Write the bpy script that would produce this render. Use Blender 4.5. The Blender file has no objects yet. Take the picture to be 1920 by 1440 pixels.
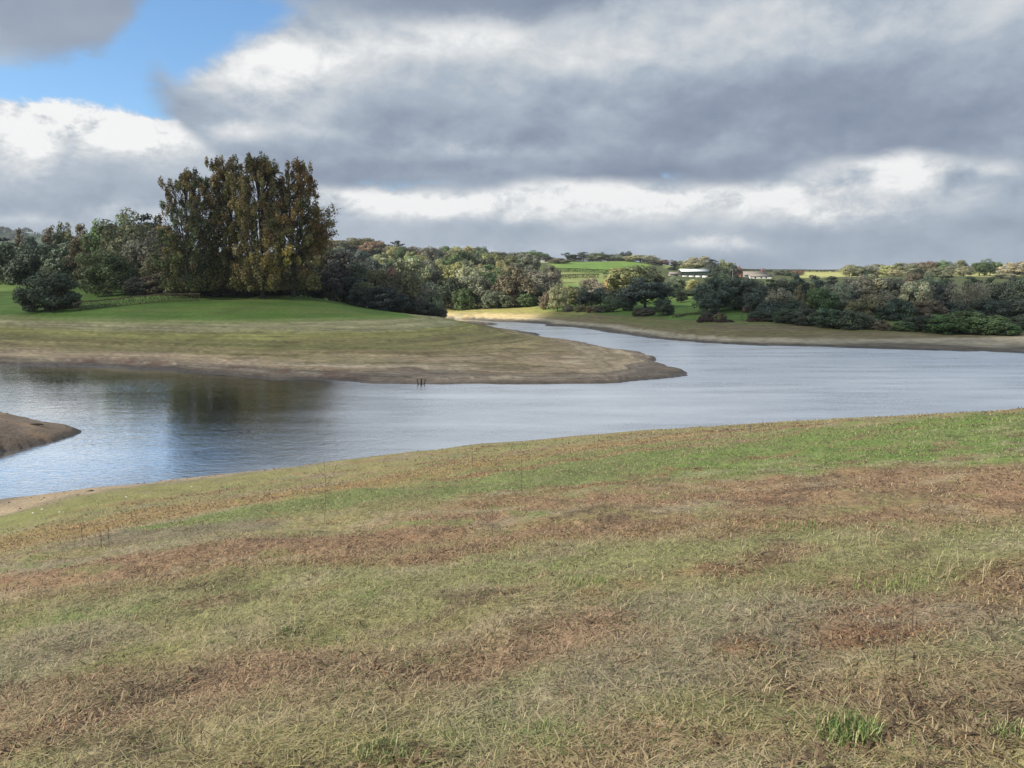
import bpy, math, random
import numpy as np
from mathutils import Vector

SC = bpy.context.scene
COL = SC.collection
rng = np.random.default_rng(11)
random.seed(11)

# ------------------------------------------------------------------ camera
F, CX, CY, HZ, CAMZ = 1480.0, 960.0, 720.0, 535.0, 10.0
PITCH = math.atan((CY - HZ) / F)
cd = bpy.data.cameras.new('camera')
cd.sensor_width = 36.0
cd.lens = 36.0 * F / 1920.0
cd.clip_start = 0.1
cd.clip_end = 9000.0
cam = bpy.data.objects.new('camera', cd)
cam.location = (0, 0, CAMZ)
cam.rotation_euler = (math.pi / 2 - PITCH, 0, 0)
COL.objects.link(cam)
SC.camera = cam

# ------------------------------------------------------------------ node helper
class N:
    """a socket with arithmetic"""
    nt = None
    def __init__(s, sock): s.s = sock
    def __add__(a, b): return mth('ADD', a, b)
    def __radd__(a, b): return mth('ADD', b, a)
    def __sub__(a, b): return mth('SUBTRACT', a, b)
    def __rsub__(a, b): return mth('SUBTRACT', b, a)
    def __mul__(a, b): return mth('MULTIPLY', a, b)
    def __rmul__(a, b): return mth('MULTIPLY', b, a)
    def __truediv__(a, b): return mth('DIVIDE', a, b)

def put(sock, v):
    if isinstance(v, N): N.nt.links.new(v.s, sock)
    elif isinstance(v, (tuple, list)) and len(v) == 3 and len(sock.default_value) == 4:
        sock.default_value = (*v, 1)
    else: sock.default_value = v

def nd(t, **kw):
    n = N.nt.nodes.new(t)
    for k, v in kw.items(): setattr(n, k, v)
    return n

def mth(op, a, b=None, c=None, clamp=False):
    n = nd('ShaderNodeMath', operation=op, use_clamp=clamp)
    put(n.inputs[0], a)
    if b is not None: put(n.inputs[1], b)
    if c is not None: put(n.inputs[2], c)
    return N(n.outputs[0])

def sm(x, a, b, lo=0.0, hi=1.0, kind='SMOOTHSTEP'):
    n = nd('ShaderNodeMapRange', interpolation_type=kind)
    put(n.inputs[0], x); put(n.inputs[1], a); put(n.inputs[2], b); put(n.inputs[3], lo); put(n.inputs[4], hi)
    return N(n.outputs[0])

def xyz(x, y, z):
    n = nd('ShaderNodeCombineXYZ')
    put(n.inputs[0], x); put(n.inputs[1], y); put(n.inputs[2], z)
    return N(n.outputs[0])

def sep(v):
    n = nd('ShaderNodeSeparateXYZ'); put(n.inputs[0], v)
    return [N(o) for o in n.outputs]

def vscale(v, s3):
    n = nd('ShaderNodeVectorMath', operation='MULTIPLY'); put(n.inputs[0], v); n.inputs[1].default_value = s3
    return N(n.outputs[0])

def noise(v, scale, detail=4.0, rough=0.55, dist=0.0, colour=False):
    n = nd('ShaderNodeTexNoise', noise_dimensions='3D')
    put(n.inputs['Vector'], v); put(n.inputs['Scale'], scale); put(n.inputs['Detail'], detail)
    put(n.inputs['Roughness'], rough); put(n.inputs['Distortion'], dist)
    return N(n.outputs['Color' if colour else 'Fac'])

def mixc(f, a, b, blend='MIX'):
    n = nd('ShaderNodeMix', data_type='RGBA', blend_type=blend)
    put(n.inputs['Factor'], f)
    put(n.inputs[6], a); put(n.inputs[7], b)
    return N(n.outputs[2])

def ramp(x, stops, interp='LINEAR'):
    n = nd('ShaderNodeValToRGB'); put(n.inputs[0], x)
    r = n.color_ramp; r.interpolation = interp
    while len(r.elements) < len(stops): r.elements.new(0.5)
    for e, (p, c) in zip(r.elements, stops):
        e.position = p
    for e, (p, c) in zip(r.elements, stops):
        e.color = (*c, 1) if isinstance(c, (tuple, list)) else (c, c, c, 1)
    return N(n.outputs[0])

# ------------------------------------------------------------------ world: Nishita sky behind layered autumn cloud
SUN_EL = math.radians(33.0)
SUN_H = Vector((-0.93, -0.37)).normalized()          # towards the sun, seen from above
SUN_V = Vector((SUN_H.x * math.cos(SUN_EL), SUN_H.y * math.cos(SUN_EL), math.sin(SUN_EL)))

world = bpy.data.worlds.new('World'); SC.world = world; world.use_nodes = True
N.nt = world.node_tree; N.nt.nodes.clear()
sky = nd('ShaderNodeTexSky', sky_type='NISHITA', sun_disc=False)
sky.sun_elevation = SUN_EL
sky.sun_rotation = math.atan2(SUN_H.x, SUN_H.y)
sky.altitude = 50; sky.air_density = 1.0; sky.dust_density = 0.6; sky.ozone_density = 2.0
tc = nd('ShaderNodeTexCoord')
X, Y, Z = sep(N(tc.outputs['Generated']))
U = mth('MULTIPLY_ADD', mth('ARCTAN2', X, Y), F, CX)                 # bearing, 1/1480 rad from 960
V = mth('MULTIPLY_ADD', mth('ARCSINE', mth('MINIMUM', mth('MAXIMUM', Z, -1.0), 1.0)), -F, HZ)   # 535 at the horizon, falling upwards
def bearing(px, py):       # bearing and height angle of a sky direction
    a, b = (px - CX) / F, (CY - py) / F
    x, y, z = a, math.cos(PITCH) + b * math.sin(PITCH), b * math.cos(PITCH) - math.sin(PITCH)
    return CX + F * math.atan2(x, y), HZ - F * math.atan2(z, math.hypot(x, y))
def curve(pts):            # height of a cloud edge along the bearing
    lo, hi = -1200.0, 3200.0
    q = [bearing(p, v) for p, v in pts]
    return ramp((U - lo) / (hi - lo), [((u - lo) / (hi - lo), (v + 600) / 1200.0) for u, v in q], 'LINEAR') * 1200.0 - 600.0
def blob(px, py, rx, ry, amp):
    n = nd('ShaderNodeVectorMath', operation='MULTIPLY_ADD')
    put(n.inputs[0], UVw); n.inputs[1].default_value = (1 / rx, 1 / ry, 0); bu, bv = bearing(px, py); n.inputs[2].default_value = (-bu / rx, -bv / ry, 0)
    m = nd('ShaderNodeVectorMath', operation='DOT_PRODUCT')
    N.nt.links.new(n.outputs[0], m.inputs[0]); N.nt.links.new(n.outputs[0], m.inputs[1])
    return mth('EXPONENT', mth('MULTIPLY', N(m.outputs['Value']), -1.0)) * amp
def add(L):
    r = L[0]
    for q in L[1:]: r = r + q
    return r
P = xyz(U / 270.0, V / 170.0, 0.0)
PS = xyz(U / 420.0, V / 110.0, 3.7)
nbig = noise(P, 1.0, 7.0, 0.56)
nbig_lit = noise(xyz(U / 270.0 - 0.10, V / 170.0 - 0.22, 0.0), 1.0, 5.0, 0.5)
nfine = noise(P, 3.3, 7.0, 0.68, 0.4)
nbil = noise(xyz(U / 95.0, V / 62.0, 2.2), 1.0, 8.0, 0.66, 0.25)
nbil_lit = noise(xyz(U / 95.0 - 0.12, V / 62.0 - 0.30, 2.2), 1.0, 6.0, 0.58, 0.25)
bil = (nbil - nbil_lit) * 2.0
nwarp = noise(PS, 1.5, 5.0, 0.55)
nlay = noise(xyz(U / 420.0, V / 95.0, 8.1), 1.0, 4.0, 0.45)
npatch = noise(xyz(U / 260.0, V / 130.0, 5.3), 1.0, 3.0, 0.5)
relief = (nbig - nbig_lit) * 2.0                 # lit from above left
UVw = xyz(U + (nwarp - 0.5) * 150.0 + (nfine - 0.5) * 60.0, V + (nbig - 0.5) * 70.0 + (nfine - 0.5) * 40.0, 0.0)

def grey(b, warm=0.5):
    """brightness 0..1 of cloud -> colour from slate blue to warm white"""
    return ramp(b, [(0.0, (0.105, 0.134, 0.196)), (0.28, (0.172, 0.208, 0.268)), (0.52, (0.262, 0.303, 0.358)),
                    (0.76, (0.410, 0.430, 0.450)), (1.0, (0.590, 0.592, 0.590))])

skyc = mixc(1.0, N(sky.outputs[0]), (0.80, 1.05, 1.22), 'MULTIPLY')
nv = nd('ShaderNodeVectorMath', operation='SCALE'); put(nv.inputs[0], skyc); nv.inputs['Scale'].default_value = 0.100
col = N(nv.outputs[0])

# far low bank along the horizon, heaped tops lit
t1 = V - curve([(-800, 190), (0, 182), (180, 186), (320, 205), (420, 240), (560, 300), (620, 336), (800, 334), (960, 318), (1090, 290), (1180, 302),
                (1400, 316), (1500, 282), (1620, 258), (1700, 246), (1780, 262), (1920, 256), (2300, 260)]) + (nbig - 0.5) * 60.0 + (nbil - 0.5) * 70.0 + (nfine - 0.5) * 24.0
a1 = sm(t1, -4.0, 12.0)
detail = 0.30 + sm(nbil, 0.30, 0.70, 0.0, 1.4, 'LINEAR')
hi1 = add([blob(1110, 352, 120, 26, 0.46), blob(1690, 306, 80, 38, 0.42), blob(90, 222, 180, 42, 0.44), blob(240, 240, 100, 36, 0.44),
          blob(20, 290, 70, 40, 0.28), blob(800, 385, 180, 20, 0.34), blob(1350, 368, 280, 20, 0.36), blob(1600, 405, 120, 18, 0.32),
          blob(690, 362, 90, 18, 0.34), blob(1000, 395, 260, 22, 0.16), blob(1500, 390, 300, 24, 0.14), blob(1330, 464, 90, 12, 0.25), blob(820, 472, 120, 8, 0.26), blob(240, 405, 90, 12, 0.20), blob(40, 412, 80, 10, 0.14), blob(1880, 300, 60, 20, 0.25)])
b1 = add([0.42 + sm(t1, 0.0, 140.0, 1.0, 0.0) * sm(npatch, 0.40, 0.62, 0.02, 0.34), relief * 0.30, bil * sm(t1, 0.0, 120.0, 0.40, 0.16), (nfine - 0.5) * 0.14, (nlay - 0.5) * 0.34, hi1 * detail * 1.25,
          blob(1600, 345, 50, 22, -0.24), blob(1810, 335, 60, 26, -0.22), blob(150, 355, 160, 26, -0.08), sm(V, 400.0, 500.0, 0.0, -0.05)])
col = mixc(a1, col, grey(b1))
# the broad grey sheet
top2 = curve([(-800, -500), (-200, -500), (180, -60), (330, 140), (370, 110), (430, 70), (520, 20), (640, -70), (800, -400), (2300, -500)])
bot2 = curve([(-800, 330), (0, 300), (330, 240), (420, 300), (600, 352), (760, 364), (1000, 344), (1200, 350), (1400, 350), (1470, 328), (1560, 306), (1700, 298), (1920, 318), (2300, 326)])
t2 = V - top2 + (nbig - 0.5) * 100.0 + (nbil - 0.5) * 60.0 + (nfine - 0.5) * 30.0
d2 = bot2 - V + (nbig - 0.5) * 40.0 + (nbil - 0.5) * 40.0
a2 = sm(t2, -12.0, 40.0) * sm(d2, -8.0, 22.0) * sm(U + (nwarp - 0.5) * 90.0 + (nbil - 0.5) * 60.0, 330.0, 385.0)
hi2 = add([blob(470, 150, 110, 52, 0.52), blob(620, 108, 130, 46, 0.38), blob(860, 68, 170, 34, 0.36), blob(440, 258, 80, 20, 0.42),
          blob(640, 262, 90, 12, 0.24), blob(900, 285, 170, 14, 0.24), blob(1150, 205, 90, 20, 0.22), blob(1150, 120, 200, 30, 0.14), blob(1500, 40, 260, 50, 0.15), blob(1300, 130, 300, 60, 0.05), blob(1800, 90, 200, 60, 0.06)])
b2 = add([sm(d2, 0.0, 260.0, 0.31, 0.53), (nbig - 0.5) * 0.46, relief * 0.20, bil * 0.16, (nlay - 0.5) * 0.40, (nfine - 0.5) * 0.08, hi2 * (0.45 + 0.4 * detail),
          blob(1600, 205, 280, 70, -0.16), blob(1450, 165, 160, 34, -0.06), blob(1240, 325, 220, 24, -0.14), blob(760, 345, 160, 16, -0.08)])
col = mixc(a2, col, grey(b2))
# nearer ragged dark clouds at the top
t3 = curve([(-800, 150), (0, 112), (60, 118), (110, 124), (190, 112), (222, 60), (260, 5), (330, -30), (420, -5), (560, 12), (680, 40), (800, 42), (1000, 45), (1130, 22), (1260, -40), (1500, -150), (2300, -150)]) - V
t3 = t3 + (nbig - 0.5) * 80.0 + (nbil - 0.5) * 70.0
a3 = sm(t3, -14.0, 30.0)
b3 = add([sm(t3, 0.0, 120.0, 0.30, 0.36), (nbig - 0.5) * 0.35, (nlay - 0.5) * 0.2, blob(-10, 150, 50, 40, 0.3), blob(1010, 5, 180, 24, -0.16), blob(480, -10, 140, 20, 0.18)])
above = sm(V, -60.0, -420.0)
ndome = noise(N(tc.outputs['Generated']), 3.2, 6.0, 0.55)
b3 = b3 * (1.0 - above) + above * (0.60 + (ndome - 0.5) * 0.9)
a3 = a3 * (1.0 - above) + above * sm(ndome, 0.36, 0.48)
col = mixc(mth('MINIMUM', a3, 1.0), col, grey(b3))
# small scrap of cloud at the left edge
bg = nd('ShaderNodeBackground'); put(bg.inputs[0], col); bg.inputs[1].default_value = 1.0
wo = nd('ShaderNodeOutputWorld'); N.nt.links.new(bg.outputs[0], wo.inputs[0])
world.cycles.sampling_method = 'MANUAL'; world.cycles.sample_map_resolution = 512

# ------------------------------------------------------------------ sun
sd = bpy.data.lights.new('sun', 'SUN'); sd.energy = 5.0; sd.angle = math.radians(0.53); sd.color = (1.0, 0.93, 0.82)
sun = bpy.data.objects.new('sun', sd); COL.objects.link(sun)
sun.rotation_euler = SUN_V.to_track_quat('Z', 'Y').to_euler()
sun.location = SUN_V * 400

SC.view_settings.view_transform = 'Standard'; SC.view_settings.look = 'None'
SC.view_settings.exposure = 0.65; SC.view_settings.gamma = 1.0
SC.render.engine = 'CYCLES'
SC.cycles.use_denoising = True
SC.cycles.max_bounces = 6; SC.cycles.diffuse_bounces = 3; SC.cycles.glossy_bounces = 3
SC.cycles.transmission_bounces = 3; SC.cycles.transparent_max_bounces = 8; SC.cycles.volume_bounces = 0
SC.cycles.use_adaptive_sampling = True

# ------------------------------------------------------------------ numpy helpers
def hash2(ix, iy, seed):
    h = (ix.astype(np.int64) * 374761393 + iy.astype(np.int64) * 668265263 + seed * 974711) & 0x7fffffff
    h = ((h ^ (h >> 13)) * 1274126177) & 0x7fffffff
    return ((h ^ (h >> 16)) & 0xffff) / 65535.0

def vnoise(x, y, seed=0):
    x0 = np.floor(x); y0 = np.floor(y); fx = x - x0; fy = y - y0
    fx = fx * fx * (3 - 2 * fx); fy = fy * fy * (3 - 2 * fy)
    a = hash2(x0, y0, seed); b = hash2(x0 + 1, y0, seed); c = hash2(x0, y0 + 1, seed); d = hash2(x0 + 1, y0 + 1, seed)
    return (a * (1 - fx) + b * fx) * (1 - fy) + (c * (1 - fx) + d * fx) * fy

def fbm(x, y, seed=0, oct=4, gain=0.5):
    s = 0; a = 1.0; t = 0
    for i in range(oct):
        s = s + a * vnoise(x * 2 ** i + 17.3 * i, y * 2 ** i - 9.1 * i, seed + i); t += a; a *= gain
    return s / t                                       # 0..1, mean about 0.5

def sstep(x, a, b):
    t = np.clip((x - a) / (b - a), 0, 1); return t * t * (3 - 2 * t)

def mk_mesh(name, V, Fc, mats=(), col=None, smooth=False):
    me = bpy.data.meshes.new(name)
    V = np.asarray(V, dtype=np.float32); Fc = np.asarray(Fc, dtype=np.int32)
    n, k = Fc.shape
    me.vertices.add(len(V)); me.vertices.foreach_set('co', V.ravel())
    me.loops.add(n * k); me.loops.foreach_set('vertex_index', Fc.ravel())
    me.polygons.add(n); me.polygons.foreach_set('loop_start', np.arange(0, n * k, k, dtype=np.int32))
    me.polygons.foreach_set('loop_total', np.full(n, k, dtype=np.int32))
    if smooth: me.polygons.foreach_set('use_smooth', np.ones(n, dtype=bool))
    me.update(calc_edges=True)
    if col is not None:
        ca = me.color_attributes.new('Col', 'FLOAT_COLOR', 'POINT')
        c4 = np.ones((len(V), 4), dtype=np.float32); c4[:, :3] = col
        ca.data.foreach_set('color', c4.ravel())
    for m in mats: me.materials.append(m)
    return me

def obj(name, me, parent=None, loc=(0, 0, 0), rz=0.0, scale=None):
    o = bpy.data.objects.new(name, me); COL.objects.link(o)
    o.location = loc; o.rotation_euler = (0, 0, rz)
    if scale is not None: o.scale = scale
    if parent is not None: o.parent = parent
    return o

def tag(o, label=None, cat=None, group=None, kind=None):
    if label: o['label'] = label
    if cat: o['category'] = cat
    if group: o['group'] = group
    if kind: o['kind'] = kind
    return o

def new_mat(name):
    m = bpy.data.materials.new(name); m.use_nodes = True
    N.nt = m.node_tree; N.nt.nodes.clear()
    return m
def principled(base, rough=0.8, normal=None, spec=0.3, **kw):
    p = nd('ShaderNodeBsdfPrincipled'); put(p.inputs['Base Color'], base); put(p.inputs['Roughness'], rough)
    p.inputs['Specular IOR Level'].default_value = spec
    if normal is not None: put(p.inputs['Normal'], normal)
    for k, v in kw.items(): put(p.inputs[k.replace('_', ' ')], v)
    return p
def out(shader):
    o = nd('ShaderNodeOutputMaterial'); N.nt.links.new(shader.outputs[0] if not isinstance(shader, N) else shader.s, o.inputs[0])
def bump(h, strength=0.5, dist=0.1):
    b = nd('ShaderNodeBump'); put(b.inputs['Height'], h); put(b.inputs['Strength'], strength); put(b.inputs['Distance'], dist)
    return N(b.outputs[0])
def attr(name='Col'):
    a = nd('ShaderNodeAttribute', attribute_name=name); return N(a.outputs['Color'])
def wpos():
    g = nd('ShaderNodeNewGeometry'); return N(g.outputs['Position'])
def opos():
    g = nd('ShaderNodeTexCoord'); return N(g.outputs['Object'])

# ------------------------------------------------------------------ survey of the valley: spot heights
def rayd(px, py):
    a, b = (px - CX) / F, (CY - py) / F
    return np.array([a, math.cos(PITCH) + b * math.sin(PITCH), b * math.cos(PITCH) - math.sin(PITCH)])
def at(px, py, d):
    r = rayd(px, py); return np.array([0, 0, CAMZ]) + r * (d / r[1])
def lake(px, py, z=0.0):
    r = rayd(px, py); return np.array([0, 0, CAMZ]) + r * ((z - CAMZ) / r[2])

ctrl = []      # x, y, z, region (0 near bank, 1 peninsula, 2 far side, 3 mud spit, -1 lake bed)
def c3(p, reg): ctrl.append((p[0], p[1], p[2], reg))
NEAR_SHORE = [(-420, 1120), (-200, 1010), (0, 942), (160, 922), (330, 901), (500, 884), (640, 868), (760, 853), (900, 838), (1050, 826), (1200, 815), (1330, 807), (1450, 800), (1600, 790), (1760, 779), (1920, 769), (2150, 752), (2450, 735)]
for p in NEAR_SHORE: c3(lake(*p), 0)
PEN_SHORE = [(-400, 672), (-150, 678), (0, 683), (120, 686), (230, 689), (330, 696), (430, 703), (520, 709), (600, 714), (720, 718), (850, 720), (980, 720), (1090, 719), (1180, 715), (1250, 710), (1290, 705), (1299, 702), (1280, 694), (1252, 686), (1234, 680), (1226, 670), (1202, 662), (1110, 645), (1010, 627), (930, 609)]
for p in PEN_SHORE: c3(lake(*p), 1)
FAR_SHORE = [(800, 597), (860, 599), (900, 601), (960, 604), (1020, 608), (1080, 614), (1130, 621), (1180, 628), (1220, 634), (1290, 640), (1360, 645), (1440, 648), (1530, 650), (1640, 653), (1760, 657), (1920, 662), (2150, 668), (2450, 675)]
for p in FAR_SHORE: c3(lake(*p), 2)
SPIT = [(-120, 742), (0, 772), (70, 790), (146, 811), (70, 834), (0, 850), (-120, 880)]
for p in SPIT: c3(lake(*p), 3)
for p, z in [((40, 812), 0.55), ((-40, 815), 0.9), ((-160, 815), 1.3), ((-350, 815), 2.0)]: c3(lake(p[0], p[1], z), 3)
for p in [(-300, 715), (-100, 712), (60, 735), (220, 760), (220, 850), (80, 880), (-60, 905), (-250, 960), (400, 745), (400, 840), (560, 760), (560, 835), (700, 745), (700, 810), (900, 750), (900, 795),
          (1080, 745), (1080, 790), (1250, 735), (1250, 775), (1400, 700), (1400, 760), (1550, 680), (1550, 740), (1750, 685), (1750, 735), (1950, 690), (1950, 735), (2300, 700), (1350, 665), (1600, 667), (1850, 676), (1260, 656), (1180, 642), (1100, 631), (1020, 618), (960, 609.5)]:
    q = lake(*p); q[2] = -1.6; c3(q, -1)
for p in [(300, 712), (150, 700), (520, 722), (720, 728), (980, 729), (1200, 723), (1310, 708), (1290, 690), (1244, 668), (1110, 638), (1010, 622)]:
    q = lake(*p); q[2] = -0.55; c3(q, -1)
for p in [(1000, 611), (1180, 634), (1290, 645), (1440, 653), (1640, 658), (1920, 667)]:
    q = lake(*p); q[2] = -0.4; c3(q, -1)
for p in [(80, 920), (330, 890), (640, 859), (900, 830), (1200, 808), (1450, 793), (1760, 773)]:
    q = lake(*p); q[2] = -0.6; c3(q, -1)
# near bank: a broad slope falling to the left and ahead
def near_plane(x, y): return 8.35 - 0.176 * (-0.487 * x + 0.873 * y)
for x, y in [(0, 0), (-3, 3), (3, 3), (-2, 6), (4, 7), (0, 10), (-7, 9), (8, 10), (-4, 15), (5, 16), (13, 15), (-12, 14), (0, 24), (-11, 22), (11, 25), (20, 24), (-18, 24),
             (6, 34), (18, 36), (30, 37), (-8, 32), (-6, -6), (6, -6), (0, -12), (-14, 4), (14, 2), (-25, 10), (28, 8), (-30, -10), (30, -15), (34, 48)]:
    z = near_plane(x, y)
    if y > 12 and abs(x / y) < 1.0:      # the bank never hides its own shoreline
        row = float(np.interp(CX + F * x / y, [q[0] for q in NEAR_SHORE], [q[1] for q in NEAR_SHORE]))
        z = min(z, CAMZ - (row - HZ + float(np.interp(CX + F * x / y, [0, 800, 1300, 1700], [62, 44, 20, 12]))) / F * y)
    c3((x, y, z), 0)
# peninsula: banded drawdown slope, then green crest under the poplars
for px, py, d in [(0, 650, 113), (20, 615, 132), (40, 590, 146), (20, 550, 205), (10, 506, 300), (-300, 600, 150), (-300, 520, 280), (130, 600, 138), (150, 570, 160), (160, 545, 205),
                  (250, 640, 112), (260, 600, 134), (280, 565, 158), (300, 540, 200), (450, 665, 100), (450, 640, 110), (450, 600, 131), (450, 564, 163), (500, 558, 166), (560, 556, 170), (620, 566, 168), (680, 579, 166), (760, 589, 169), (830, 596.5, 174),
                  (600, 690, 91), (600, 640, 109), (600, 605, 130), (600, 580, 150), (750, 695, 88), (750, 650, 105), (750, 615, 127), (850, 700, 86), (850, 660, 102), (850, 625, 125), (850, 604, 150), (950, 700, 85), (950, 680, 94), (950, 655, 108), (950, 628, 128),
                  (1050, 700, 84.5), (1050, 680, 92), (1050, 660, 104), (1050, 643, 122), (1130, 700, 84), (1130, 685, 90), (1130, 665, 104), (1200, 702, 86), (1200, 690, 92), (1200, 678, 98), (1240, 699, 89), (1270, 701, 88.5)]:
    c3(at(px, py, d), 1)
for x, y, z in [(-30, 205, 3.5), (-46, 215, 6.0), (-70, 220, 9.0), (-100, 250, 12.0), (-170, 300, 15.0), (-22, 196, 0.5), (-60, 260, 8.0), (-110, 330, 17)]: c3((x, y, z), 1)
# far side: drawdown shore, meadows, woods, ridge
for px, py, d in [(860, 590, 236), (950, 588, 232), (950, 580, 246), (1040, 596, 214), (1040, 583, 232), (1130, 604, 188), (1130, 590, 204), (1220, 612, 165), (1220, 597, 182), (1290, 620, 149), (1290, 600, 172), (1290, 575, 215), (1290, 545, 300),
                  (1360, 628, 141), (1360, 608, 158), (1480, 632, 137), (1480, 613, 152), (1600, 638, 134), (1600, 622, 146), (1760, 645, 129), (1760, 632, 139), (1920, 650, 125), (1920, 636, 136), (2300, 655, 122), (2300, 640, 133)]:
    c3(at(px, py, d), 2)
for px, py, d in [(620, 555, 320), (620, 520, 450), (620, 482, 620), (620, 472, 740), (750, 560, 320), (750, 525, 450), (750, 492, 620), (750, 482, 740), (880, 560, 320), (880, 528, 450), (880, 497, 620), (880, 487, 740),
                  (980, 555, 330), (980, 525, 450), (980, 500, 600), (980, 490, 720), (1050, 532, 360), (1050, 514, 480), (1050, 496, 620), (1110, 533, 360), (1110, 514, 480), (1110, 490, 690), (1190, 533, 360), (1190, 514, 480), (1190, 490, 690),
                  (1290, 522, 560), (1290, 505, 700), (1290, 497, 780), (1400, 550, 260), (1400, 530, 400), (1400, 525, 560), (1430, 525, 560), (1400, 511, 720), (1560, 550, 260), (1560, 535, 400), (1560, 520, 580), (1560, 511, 720),
                  (1700, 550, 260), (1700, 535, 400), (1700, 515, 600), (1700, 509, 720), (1860, 550, 260), (1860, 538, 400), (1850, 521, 560), (1850, 512, 700), (2200, 545, 300), (2200, 515, 650), (2500, 510, 650)]:
    c3(at(px, py, d), 2)
for px, py, d in [(620, 490, 1100), (880, 500, 1100), (1110, 505, 1100), (1290, 510, 1100), (1560, 520, 1100), (1850, 520, 1100), (2400, 520, 1100), (1290, 530, 3200), (1850, 530, 3200), (700, 530, 3200), (2500, 530, 3200),
                  (-100, 436, 2000), (40, 436, 2000), (110, 444, 2000), (200, 470, 2000), (500, 520, 1900), (-500, 440, 2000), (40, 445, 3200), (-500, 445, 3200), (60, 490, 900), (-400, 490, 900), (250, 500, 800), (60, 500, 500), (-300, 500, 500)]:
    c3(at(px, py, d), 2)
CT = np.array(ctrl)
C0 = np.array([0.0, -8.0])
def logpol(x, y):
    dx = x - C0[0]; dy = y - C0[1]
    return np.arctan2(dx, dy), 0.5 * np.log(dx * dx + dy * dy)
cu_, cv_ = logpol(CT[:, 0], CT[:, 1])
EPS = 0.012
nC = len(CT)
K = np.sqrt((cu_[:, None] - cu_[None]) ** 2 + (cv_[:, None] - cv_[None]) ** 2 + EPS ** 2)
A = np.zeros((nC + 1, nC + 1)); A[:nC, :nC] = K; A[:nC, nC] = 1; A[nC, :nC] = 1
A[:nC, :nC] += np.eye(nC) * 1e-6
wts = np.linalg.solve(A, np.concatenate([CT[:, 2], [0]]))
def spot(u, v):
    res = np.empty(u.shape); uf, vf = u.ravel(), v.ravel(); rf = res.ravel()
    for i in range(0, len(uf), 20000):
        k = np.sqrt((uf[i:i + 20000, None] - cu_) ** 2 + (vf[i:i + 20000, None] - cv_) ** 2 + EPS ** 2)
        rf[i:i + 20000] = k @ wts[:nC] + wts[nC]
    return rf.reshape(u.shape)
land = CT[:, 3] >= 0
def region(u, v):
    uf, vf = u.ravel(), v.ravel(); r = np.empty(len(uf), dtype=int)
    lu, lv, lr = cu_[land], cv_[land], CT[land, 3].astype(int)
    for i in range(0, len(uf), 20000):
        r[i:i + 20000] = lr[np.argmin((uf[i:i + 20000, None] - lu) ** 2 + (vf[i:i + 20000, None] - lv) ** 2, axis=1)]
    return r.reshape(u.shape)

NCOL = 620
ga = np.radians(np.linspace(-66, 66, NCOL))
gl = np.concatenate([np.linspace(math.log(4.5), math.log(300), 420), np.linspace(math.log(300), math.log(3600), 90)[1:]])
NROW = len(gl)
GU, GV = np.meshgrid(ga, gl)
GZ = spot(GU, GV)
GX = C0[0] + np.exp(GV) * np.sin(GU); GY = C0[1] + np.exp(GV) * np.cos(GU)
GR = region(GU, GV)
# small relief: tussocks near, low terraces left by the falling water on the bare shores
rr = np.hypot(GX, GY)
hum = (fbm(GX * 0.9, GY * 0.9, 3, 4) - 0.5) * 0.22 + (fbm(GX * 3.1, GY * 3.1, 5, 3) - 0.5) * 0.08
GZ += np.where(GR == 0, hum * sstep(GZ, 0.0, 1.2), 0)
shore = (GR >= 1) & (GZ < 6) & (rr < 330)
warp = (fbm(GX * 0.05, GY * 0.05, 9, 3) - 0.5) * 0.7
terr = (np.sin((GZ + warp) * 2 * math.pi / 0.42) * 0.035 + (fbm(GX * 0.35, GY * 0.35, 21, 3) - 0.5) * 0.30) * sstep(GZ, -0.3, 0.5) * (1 - sstep(GZ, 3.4, 5.0))
GZ += np.where(shore, terr, 0)
edge = (fbm(GX * 0.22, GY * 0.22, 31, 4) - 0.5) * 0.34 * np.exp(-(GZ / 0.5) ** 2)
GZ += np.where(rr < 330, edge, 0)
cut = sstep(GZ, 0.0, 0.06) * 0.16 * (0.4 + fbm(GX * 0.12, GY * 0.12, 41, 3))
GZ += np.where((GR >= 0) & (rr < 330), cut, 0)
GZ += np.where((GR == 2) & (rr > 330), (fbm(GX * 0.006, GY * 0.006, 8, 3) - 0.5) * 5, 0)

def ground(x, y):
    """height of the ground sheet at world x, y"""
    x = np.asarray(x, float); y = np.asarray(y, float)
    u, v = logpol(x, y)
    fi = np.clip((u - ga[0]) / (ga[1] - ga[0]), 0, NCOL - 1.001)
    j = np.clip(np.searchsorted(gl, v) - 1, 0, NROW - 2)
    fv = np.clip((v - gl[j]) / (gl[j + 1] - gl[j]), 0, 1)
    i = fi.astype(int); fu = fi - i
    return (GZ[j, i] * (1 - fu) + GZ[j, i + 1] * fu) * (1 - fv) + (GZ[j + 1, i] * (1 - fu) + GZ[j + 1, i + 1] * fu) * fv
def land_at(px, py, dmax=900.0):
    """where a line of sight meets the ground"""
    r = rayd(px, py); d = np.exp(np.linspace(math.log(1.5), math.log(dmax), 900))
    x = r[0] / r[1] * d; z = CAMZ + r[2] / r[1] * d
    h = np.maximum(ground(x, d), 0) - z
    k = np.argmax(h > 0)
    if k == 0: k = 899
    t = h[k - 1] / (h[k - 1] - h[k] + 1e-9)
    dd = d[k - 1] + (d[k] - d[k - 1]) * t
    return np.array([r[0] / r[1] * dd, dd])

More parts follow.
